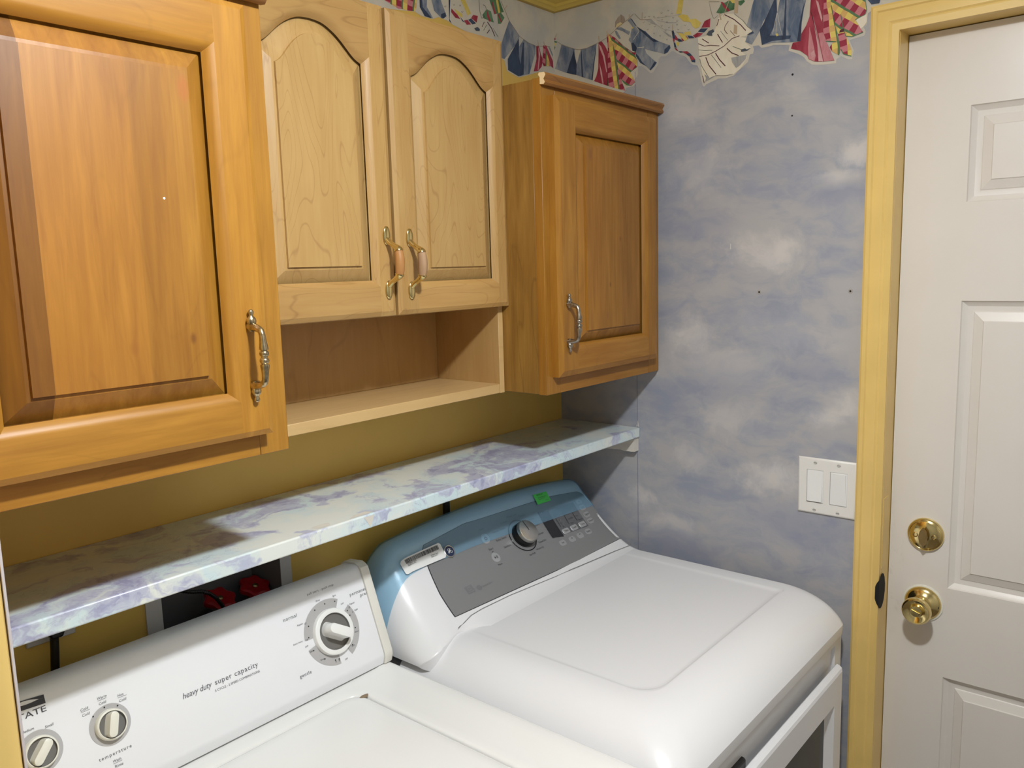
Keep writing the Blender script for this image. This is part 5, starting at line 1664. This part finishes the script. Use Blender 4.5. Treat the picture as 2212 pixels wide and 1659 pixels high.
xs = [QX0 + .004 + .085 * (1 - math.cos(R(90 * k / 14))) for k in range(15)]
xs += [lerp(xs[-1], QX1 - .031, k / 18) for k in range(1, 19)]
xs += [QX1 - .001 - .030 * (1 - math.sin(R(90 * k / 10))) for k in range(1, 11)]
seam = [(-.014, -.0215), (-.05, -.0185), (-.09, -.0153), (-.16, -.0115), (-.2277, -.008), (-.3349, -.0007), (-.4475, .006), (-.5277, .0070), (-.560, .0050), (-.5855, -.0019), (-.6142, -.0103), (-.6434, -.0215), (-.660, -.0285), (-.6760, -.0340), (-.6860, -.0345), (-.6960, -.0290)]


def seam_y(x):
    pts = seam[::-1]
    for (xa, sa_), (xb, sb) in zip(pts, pts[1:]):
        if xa <= x <= xb:
            return arc(sa_ + (sb - sa_) * (x - xa) / (xb - xa))[0]
    return arc(-.030)[0]


def shell_prof(x):
    t = min(1.0, max(0.0, (-.545 - x) / .05))
    t = t * t * (3 - 2 * t)
    yf = -.2520 + (seam_y(x) + .2520) * t
    return [(yf, ZB - .012)] + [(max(y, yf), z) for y, z in prof]


mb = MB()
mb.loft([[shell_point(x, y, z) for y, z in shell_prof(x)] for x in xs], False)
dcon = mb.build('console', M['enamel'], dr, smooth=60)


def face_d(x, s, h=0.0):
    y, z = arc(s)
    a = A0 + KA * s
    q = shell_point(x, y, z)
    return Vector((q[0], q[1] - math.sin(a) * (h + .0008), q[2] + math.cos(a) * (h + .0008)))


def patch(mb, outline, h, mi=0, strips=26):
    """fills an outline given in (x, s) with rows that follow the curved face"""
    smin = min(p[1] for p in outline)
    smax = max(p[1] for p in outline)

    def span(s):
        xsn = []
        n = len(outline)
        for i in range(n):
            (xa, sa_), (xb, sb) = outline[i], outline[(i + 1) % n]
            if (sa_ <= s < sb) or (sb <= s < sa_):
                xsn.append(xa + (xb - xa) * (s - sa_) / (sb - sa_))
        return (min(xsn), max(xsn)) if xsn else None
    prev = None
    for k in range(strips + 1):
        s = smin + (smax - smin) * min(max(k / strips, .0005), .9995)
        sp = span(s)
        if sp is None:
            continue
        row = [face_d(lerp(sp[0], sp[1], j / 30), s, h) for j in range(31)]
        if prev:
            for j in range(30):
                mb.face([prev[j], prev[j + 1], row[j + 1], row[j]], mi)
        prev = row


def deck_z(x):
    d = max(0.0, min(.095, x - QX0)) / .095
    c_ = math.cos(R(A_ROLL)) * (1 - d)
    return .9285 + (ZT - .9285) * (math.sqrt(1 - c_ * c_) - math.sin(R(A_ROLL))) / (1 - math.sin(R(A_ROLL)))


def on_seam(x, s, h):
    y, z = arc(s)
    q = shell_point(x, y, z)
    return Vector((q[0], q[1] - h, max(q[2], deck_z(x)) + h * 1.2 + (.0022 if s < -.004 else 0)))


fine = []
for i in range(10):
    for k in range(4):
        fine.append((lerp(seam[i][0], seam[i + 1][0], k / 4), lerp(seam[i][1], seam[i + 1][1], k / 4)))
mb = MB()
stroke_poly(mb, fine, .0014, on_seam, .0007)
mb.build('seam', plain('dark_seam_gap', srgb(120, 120, 120), .7), dr, smooth=0, weld=False)

fas_out = [(-.5920, .0160), (-.0290, .0035), (-.0305, .030), (-.0310, .0640), (-.0370, .1000), (-.0430, .1300), (-.0455, .1500), (-.0520, .1610), (-.0640, .1660),
           (-.2000, .1730), (-.3319, .1765), (-.4470, .1775), (-.5350, .1745), (-.5560, .1735), (-.5665, .1690), (-.5715, .1600), (-.5783, .1262), (-.5850, .0850), (-.5876, .0707)]
mb = MB()
rim = [(x + (-.0016 if x < -.3 else .0016), s + (.0014 if s > .14 else (-.0012 if s < .03 else 0))) for x, s in fas_out]
patch(mb, rim, -.0003)
mb.build('fascia_gap', M['ink_dark'], dr, smooth=60)
mb = MB()
patch(mb, fas_out, .0002)
fas = mb.build('control_panel', M['fascia'], dr, smooth=60)
FI = M['fascia_ink']
for (txt, x, s, w_) in (('Power', -.4160, .1532, .0155), ('Start', -.4165, .1085, .0135), ('Pause', -.4180, .0720, .0125), ('Mixed Load', -.3239, .1563, .0312), ('Casuals', -.2884, .1490, .0212), ('Cottons', -.3494, .1495, .0220),
                        ('Towels / Sheets', -.3836, .1380, .0407), ('Bulky Items', -.3842, .1200, .0313), ('Sanitize', -.3749, .1005, .0217), ('Air Fluff', -.3241, .0630, .0198), ('Warm Up', -.2960, .0680, .0245), ('Timed Dry', -.2771, .0800, .0264),
                        ('Active', -.2640, .1345, .0180), ('Speed Dry', -.2655, .1184, .0248), ('Delicates', -.2655, .0975, .0215)):
    letters(fas, txt, face_d, x, s, w_, FI, 0, 1.0, .0008)
letters(fas, 'Sensor Dry', face_d, -.4899, .0452, .0300, M['fascia_mid'], 0, 1.0, .0008)
mb = MB()
patch(mb, [(-.5310, .0438), (-.5108, .0438), (-.5108, .0610), (-.5310, .0610)], .0006, strips=6)
mb.build('energy_mark', M['fascia_mid'], fas, smooth=60)
mb = MB()
sector(mb, face_d, -.5209, .0545, .0030, .0044, 20, 320, .001)
stroke_poly(mb, [(-.529, .0472), (-.513, .0472)], .0010, face_d, .001)
mb.build('energy_mark_line', M['fascia'], fas, smooth=0)
mb = MB()
disc(mb, face_d, -.4977, .0478, .0062, .0006, 20)
mb.build('round_mark', M['fascia_mid'], fas, smooth=0)
letters(fas, 'HE', face_d, -.5015, .0462, .0075, M['fascia'], 0, 1.0, .001)
# round buttons
for (x, s, nm) in ((-.4091, .1345, 'power_button'), (-.4110, .0905, 'start_button')):
    mb = MB()
    mb.loft([[face_d(x + r * math.cos(2 * PI * k / 24), s + r * math.sin(2 * PI * k / 24), h) for k in range(24)] for r, h in ((.0112, .0003), (.0108, .0011), (.0098, .0014))], True, False, True)
    bt = mb.build(nm, M['fascia_button'], dr, smooth=30)
    mb = MB()
    if nm == 'power_button':
        sector(mb, face_d, x, s, .0027, .0036, 125, 415, .0019)
        stroke_poly(mb, [(x, s + .0008), (x, s + .0045)], .0009, face_d, .0019)
    else:
        mb.face([face_d(*p, .0019) for p in ((x - .0045, s - .003), (x - .0008, s), (x - .0045, s + .003))])
        stroke_poly(mb, [(x + .0014, s - .003), (x + .0014, s + .003)], .0012, face_d, .0019)
        stroke_poly(mb, [(x + .0038, s - .003), (x + .0038, s + .003)], .0012, face_d, .0019)
    mb.build('button_symbol', FI, bt, smooth=0)
mb = MB()
stroke_poly(mb, [(-.4128, .1040), (-.4078, .1040)], .0014, face_d, .0008)
mb.build('indicator_line', FI, fas, smooth=0)
# display
mb = MB()
patch(mb, [(-.2300, .0725), (-.0990, .0700), (-.0960, .1425), (-.2265, .1465)], .0007, strips=10)
dsp = mb.build('display', M['display'], dr, smooth=60)
mb = MB()
patch(mb, [(-.2300, .0725), (-.1940, .0718), (-.1910, .1448), (-.2265, .1465)], .0011, strips=10)
mb.build('display_window', M['display_dark'], dsp, smooth=60)
letters(dsp, 'Est. Time', face_d, -.2215, .1395, .0260, M['fascia_mid'], 0, 1.0, .0016)
mb = MB()
for (xa, sa_, xb, sb) in ((-.1820, .1284, -.1838, .0945), (-.1508, .1275, -.1532, .0932), (-.1198, .1269, -.1222, .0928), (-.1685, .1370, -.1170, .1360)):
    stroke_poly(mb, [(lerp(xa, xb, k / 6), lerp(sa_, sb, k / 6)) for k in range(7)], .0013, face_d, .0012)
mb.build('display_line', M['ink_dark'], dsp, smooth=0)
for (col_x, words) in ((-.1780, ('40 min', '50', '40', '30', '20')), (-.1468, ('More Dry', 'Dry', 'Less Dry', 'Damp')), (-.1158, ('High', 'Medium', 'Low', 'No Heat'))):
    for k, wd in enumerate(words):
        letters(dsp, wd, face_d, col_x, .1255 - k * (.034 / max(1, len(words) - 1)), .0023 * len(wd), FI, 0, 1.0, .0013)
for (x, s, wd) in ((-.1770, .0812, 'Time'), (-.1463, .0807, 'Level'), (-.1143, .0802, 'Temp')):
    mb = MB()
    ol = rounded_rect(x - .0118, x + .0118, s - .0068, s + .0068, .003, 4)
    mb.loft([[face_d(a, b_, .0010) for a, b_ in ol], [face_d(x + (a - x) * .93, s + (b_ - s) * .9, .0018) for a, b_ in ol]], True, False, True)
    bt = mb.build('display_button', M['fascia_button'], dr, smooth=20)
    letters(bt, wd, face_d, x - .0065, s - .002, .0130, FI, 0, 1.0, .0024)
for (x, s, wd) in ((-.2109, .0595, 'Set'), (-.1766, .0583, '+'), (-.1453, .0582, '-'), (-.1125, .0588, 'Delay'), (-.0751, .1350, 'My'), (-.0766, .1170, 'Lock'), (-.0778, .0975, 'Signal'), (-.0798, .0800, 'Extend')):
    mb = MB()
    ol = rounded_rect(x - .0105, x + .0105, s - .0072, s + .0072, .006, 4)
    mb.loft([[face_d(a, b_, .0003) for a, b_ in ol], [face_d(x + (a - x) * .93, s + (b_ - s) * .9, .0008) for a, b_ in ol]], True, False, True)
    bt = mb.build('small_button', plain('soft_button_grey', srgb(152, 152, 154), .35), dr, smooth=20)
    wdt = .0050 if len(wd) == 1 else .0026 * len(wd)
    letters(bt, wd, face_d, x - wdt / 2, s - .0018, wdt, FI, 0, 1.0, .0013)
# cycle knob
kx, ks = -.3080, .1105
ka = A0 + KA * ks
KN = Vector((0, -math.sin(ka), math.cos(ka)))
mb = MB()
sector(mb, face_d, kx, ks, .0350, .0372, 0, 360, .0009)
mb.build('knob_ring', M['black_gloss'], fas, smooth=0)
mb = MB()
mb.lathe([(.0275, 0), (.0282, .003), (.0275, .006), (.0270, .0155), (.0262, .0170)], face_d(kx, ks, 0), KN, 48)
kn = mb.build('cycle_knob', M['black_gloss'], dr, smooth=40)
mb = MB()
mb.lathe([(.0262, .0168), (.0258, .0225), (.0246, .0250), (.0225, .0262), (0, .0262)], face_d(kx, ks, 0), KN, 48)
mb.build('knob_cap', M['chrome'], kn, smooth=30)
mb = MB()
es_k = Vector((0, math.cos(ka), math.sin(ka)))
c0 = face_d(kx, ks, 0) + KN * .0265
for a0_, w_ in ((96, .0016),):
    d = Vector((math.cos(R(a0_)), 0, 0)) + es_k * math.sin(R(a0_))
    sd = Vector((-math.sin(R(a0_)), 0, 0)) + es_k * math.cos(R(a0_))
    mb.face([c0 + d * .0 + sd * w_ * .5, c0 + d * .0235 + sd * w_ * .5, c0 + d * .0235 - sd * w_ * .5, c0 - sd * w_ * .5])
mb.build('pointer_line', M['black'], kn, smooth=0)
# round badge with script monogram
gx, gs = -.5150, .1385
mb = MB()
mb.loft([[face_d(gx + r * math.cos(2 * PI * k / 32), gs + r * math.sin(2 * PI * k / 32), h) for k in range(32)] for r, h in ((.0130, .0004), (.0130, .0036), (.0120, .0041), (.0108, .0038))], True, False, False)
bd = mb.build('badge_ring', M['chrome'], dr, smooth=40)
mb = MB()
disc(mb, face_d, gx, gs, .0110, .0038, 32)
mb.build('badge_disc', M['badge_blue'], bd, smooth=0)
mb = MB()
def glyph(pts, w_=.00085):
    stroke_poly(mb, [(gx + a, gs + b_) for a, b_ in pts], w_, face_d, .0042)
glyph([(-.0010 + .0028 * math.cos(R(a)), .0030 + .0026 * math.sin(R(a))) for a in range(20, 330, 20)])
glyph([(.0005, .0042), (-.0002, .0010), (-.0012, -.0022), (-.0034, -.0038), (-.0050, -.0026), (-.0042, -.0008), (-.0018, -.0004), (.0006, .0002)])
glyph([(.0044, .0046), (.0024, .0042), (.0016, .0024), (.0026, .0010), (.0042, .0010)])
glyph([(.0036, .0010), (.0016, .0002), (.0010, -.0022), (.0024, -.0042), (.0046, -.0040), (.0058, -.0020), (.0050, -.0004)])
mb.build('monogram', M['sticker_white'], bd, smooth=0)

# ---------------- blue protective film over the upper part of the console
fm, fnt, fb = new_mat('blue_protective_film')
tr_ = nd(fnt, 'ShaderNodeBsdfTransparent', {'Color': (.72, .885, .975, 1)})
gl = nd(fnt, 'ShaderNodeBsdfGlossy', {'Color': (.85, .95, 1, 1), 'Roughness': .18})
df = nd(fnt, 'ShaderNodeBsdfDiffuse', {'Color': (.34, .62, .86, 1)})
fco = objco(fnt)
crk = noise(fnt, vmul(fnt, fco, (1, 2.2, 2.2)), 26, 5, .6, 1.6)
bmp = nd(fnt, 'ShaderNodeBump', {'Height': crk, 'Strength': .35, 'Distance': .003})
for nn in fnt.nodes:
    if nn.bl_idname in ('ShaderNodeBsdfGlossy', 'ShaderNodeBsdfDiffuse'):
        fnt.links.new(bmp, nn.inputs['Normal'])
m1 = nd(fnt, 'ShaderNodeMixShader', {0: .24, 1: tr_, 2: df})
m2 = nd(fnt, 'ShaderNodeMixShader', {0: .07, 1: m1, 2: gl})
fnt.links.new(m2, fnt.nodes['Material Output'].inputs['Surface'])
film_edge = [(-.6950, .1090), (-.6870, .1109), (-.6405, .1243), (-.5800, .1300), (-.5057, .1282), (-.4518, .1290), (-.3400, .1250), (-.2395, .1200), (-.1500, .1165), (-.0800, .1135), (-.0234, .1099), (-.010, .1080)]


def film_s(x):
    for (xa, sa_), (xb, sb) in zip(film_edge, film_edge[1:]):
        if xa <= x <= xb:
            return lerp(sa_, sb, (x - xa) / (xb - xa))
    return .11


tail = prof[21:30]
rows = []
for x in xs:
    s0 = film_s(x)
    col_ = [arc(lerp(s0, .174, k / 10)) for k in range(11)] + tail[:-1]
    line = []
    for i, (y, z) in enumerate(col_):
        p = Vector(shell_point(x, y, z))
        a = (y, z)
        j, j2 = max(i - 1, 0), min(i + 1, len(col_) - 1)
        ty_, tz_ = col_[j2][0] - col_[j][0], col_[j2][1] - col_[j][1]
        ln_ = math.hypot(ty_, tz_) or 1
        wr = .0010 * math.sin(x * 90 + i * .9) * (1.0 if i > 9 else .15) * (1.6 if x < -.5 else .6)
        p += Vector((0, -tz_ / ln_, ty_ / ln_)) * (.0024 + abs(wr))
        if x < QX0 + .05:
            p.x -= .0012
        line.append(p)
    rows.append(line)
film_hole = lambda x, s: (x - kx) ** 2 + (s - ks) ** 2 < .0385 ** 2
mb = MB()
for i in range(len(rows) - 1):
    for j in range(len(rows[0]) - 1):
        mb.face([rows[i][j], rows[i + 1][j], rows[i + 1][j + 1], rows[i][j + 1]])
mb.build('protective_film', fm, dr, smooth=70)

# ---------------- stickers
mb = MB()
so = rounded_rect(-.6345, -.5285, .1298, .1628, .004, 4)
patch(mb, so, .0042, strips=10)
st = mb.build('barcode_label', M['sticker_white'], dr, smooth=60)
mb = MB()
x = -.6235
random.seed(11)
while x < -.5375:
    w_ = random.choice((.0005, .0005, .0009, .0013))
    mb.face([face_d(x, .1505, .0048), face_d(x + w_, .1505, .0048), face_d(x + w_, .1598, .0048), face_d(x, .1598, .0048)])
    x += w_ + random.choice((.0005, .0006, .0010))
mb.build('barcode', M['ink_dark'], st, smooth=0)
letters(st, 'ZT860126C', face_d, -.6225, .1468, .0230, M['ink_dark'], 0, 1.0, .0048)
letters(st, '008896A-HC', face_d, -.6225, .1435, .0200, M['ink_dark'], 0, 1.0, .0048)
letters(st, 'ZT860126C', face_d, -.5640, .1432, .0200, M['ink_dark'], 0, 1.0, .0048)
letters(st, '008896A-HC', face_d, -.5640, .1402, .0170, M['ink_dark'], 0, 1.0, .0048)
mb = MB()
so = rounded_rect(-.2165, -.1665, .1612, .1850, .003, 4)
top_s = .1745
pts_ = []


def over(x, s, h):
    """continues past the upper edge of the face onto the rolled top"""
    if s <= .1745:
        return face_d(x, s, h)
    y, z = arc(.174)
    t = (s - .1745)
    q = shell_point(x, y + t * .62, z + t * .86)
    return Vector((q[0], q[1] - .75 * (h + .0008), q[2] + .65 * (h + .0008)))


for k in range(8):
    sa_, sb = lerp(.1612, .1850, k / 8), lerp(.1612, .1850, (k + 1) / 8)
    mb.face([over(-.2165, sa_, .0040), over(-.1675, sa_, .0040), over(-.1675, sb, .0040), over(-.2165, sb, .0040)])
gst = mb.build('green_label', M['sticker_green'], dr, smooth=60)
letters(gst, 'IMPORTANT', over, -.2060, .1800, .0230, M['ink_dark'], 0, 1.0, .0046)
letters(gst, 'Please read the manual', over, -.2060, .1745, .0300, M['ink'], 0, 1.0, .0046)
letters(gst, 'Remove all films', over, -.2060, .1705, .0230, M['ink'], 0, 1.0, .0046)
letters(gst, 'before use', over, -.1850, .1650, .0130, M['ink'], 0, 1.0, .0046)

# ---------------- dryer front: panel with grip trough, door with smoked glass
FY = -.6960
mb = MB()
gx0, gx1, gz0, gz1 = -.6600, -.0500, .7900, .8890
bx0, bx1 = QX0 + .003, QX1 - .002
for (a, b_, c_, d_) in ((bx0, bx1, gz1, .9040), (bx0, gx0, gz0, gz1), (gx1, bx1, gz0, gz1), (bx0, bx1, .03, gz0)):
    mb.face([(a, FY, c_), (b_, FY, c_), (b_, FY, d_), (a, FY, d_)])
gi = .016
mb.loft([[(gx0, FY, gz0), (gx1, FY, gz0), (gx1, FY, gz1), (gx0, FY, gz1)], [(gx0 + .004, FY + .004, gz0), (gx1 - .004, FY + .004, gz0), (gx1 - .004, FY + .004, gz1 - .003), (gx0 + .004, FY + .004, gz1 - .003)],
         [(gx0 + gi, FY + .030, gz0 + .01), (gx1 - gi, FY + .030, gz0 + .01), (gx1 - gi, FY + .030, gz1 - .006), (gx0 + gi, FY + .030, gz1 - .006)]], True, False, True)
mb.face([(bx0, FY, .904), (bx1, FY, .904), (bx1, -.688, .904), (bx0, -.688, .904)])
mb.face([(bx0, FY, .03), (bx0, -.688, .03), (bx0, -.688, .904), (bx0, FY, .904)])
mb.face([(bx1, FY, .03), (bx1, -.688, .03), (bx1, -.688, .904), (bx1, FY, .904)])
mb.build('front_panel', M['enamel'], dr, smooth=30)
# door: a frame around the glass, its thin upper edge is the grip
ddx0, ddx1, ddz0, ddz1 = -.6450, -.0580, .2600, .8560
gx0_, gx1_, gz0_, gz1_ = -.5700, -.1020, .3400, .7920
yk, yd = -.7000, -.7150
mb = MB()
def ring(dx0, dx1, dz0, dz1, y):
    return [(dx0, y, dz0), (dx1, y, dz0), (dx1, y, dz1), (dx0, y, dz1)]
mb.loft([ring(ddx0 + .002, ddx1 - .002, ddz0, ddz1 - .003, yk), ring(ddx0, ddx1, ddz0, ddz1, yk - .003), ring(ddx0, ddx1, ddz0, ddz1 - .001, yd + .007), ring(ddx0 + .001, ddx1 - .001, ddz0, ddz1 - .0045, yd + .002), ring(ddx0 + .004, ddx1 - .004, ddz0, ddz1 - .010, yd),
         ring(gx0_, gx1_, gz0_, gz1_, yd), ring(gx0_ + .003, gx1_ - .003, gz0_ + .003, gz1_ - .002, yd + .002), ring(gx0_ + .022, gx1_ - .022, gz0_ + .02, gz1_ - .006, yd + .012)], True, False, False)
mb.face(ring(ddx0 + .002, ddx1 - .002, ddz0, ddz1 - .003, yk))
dd = mb.build('dryer_door', M['enamel'], dr, smooth=14)
mb = MB()
mb.face(ring(gx0_ + .020, gx1_ - .020, gz0_ + .018, gz1_ - .005, yd + .0118))
mb.build('door_glass', M['glass_dark'], dd, smooth=0)
mb = MB()
ol = rounded_rect(-.530, -.466, -.6995, -.6670, .009, 5)
mb.loft([[(x, y, .8300) for x, y in ol], [(x, y, .8640) for x, y in ol]], True, True, True)
mb.build('latch_pocket', M['black'], dd, bevel=.002)

# the machines were drawn against the wall at nominal size: set each one to its own size and pull it forward
def settle(root, size, place):
    for ch in root.children_recursive:
        if ch.type == 'MESH':
            ch.data.transform(Matrix.Scale(size, 4))
            for md in ch.modifiers:
                if md.type == 'BEVEL':
                    md.width *= size
    root.location = place


settle(wa, .968, (-1.06552, -.37708, .05265))
settle(dr, .985, (-.37383, -.37254, .02468))

# clean up helper curves
for m_ in list(bpy.data.meshes):
    if m_.users == 0:
        bpy.data.meshes.remove(m_)
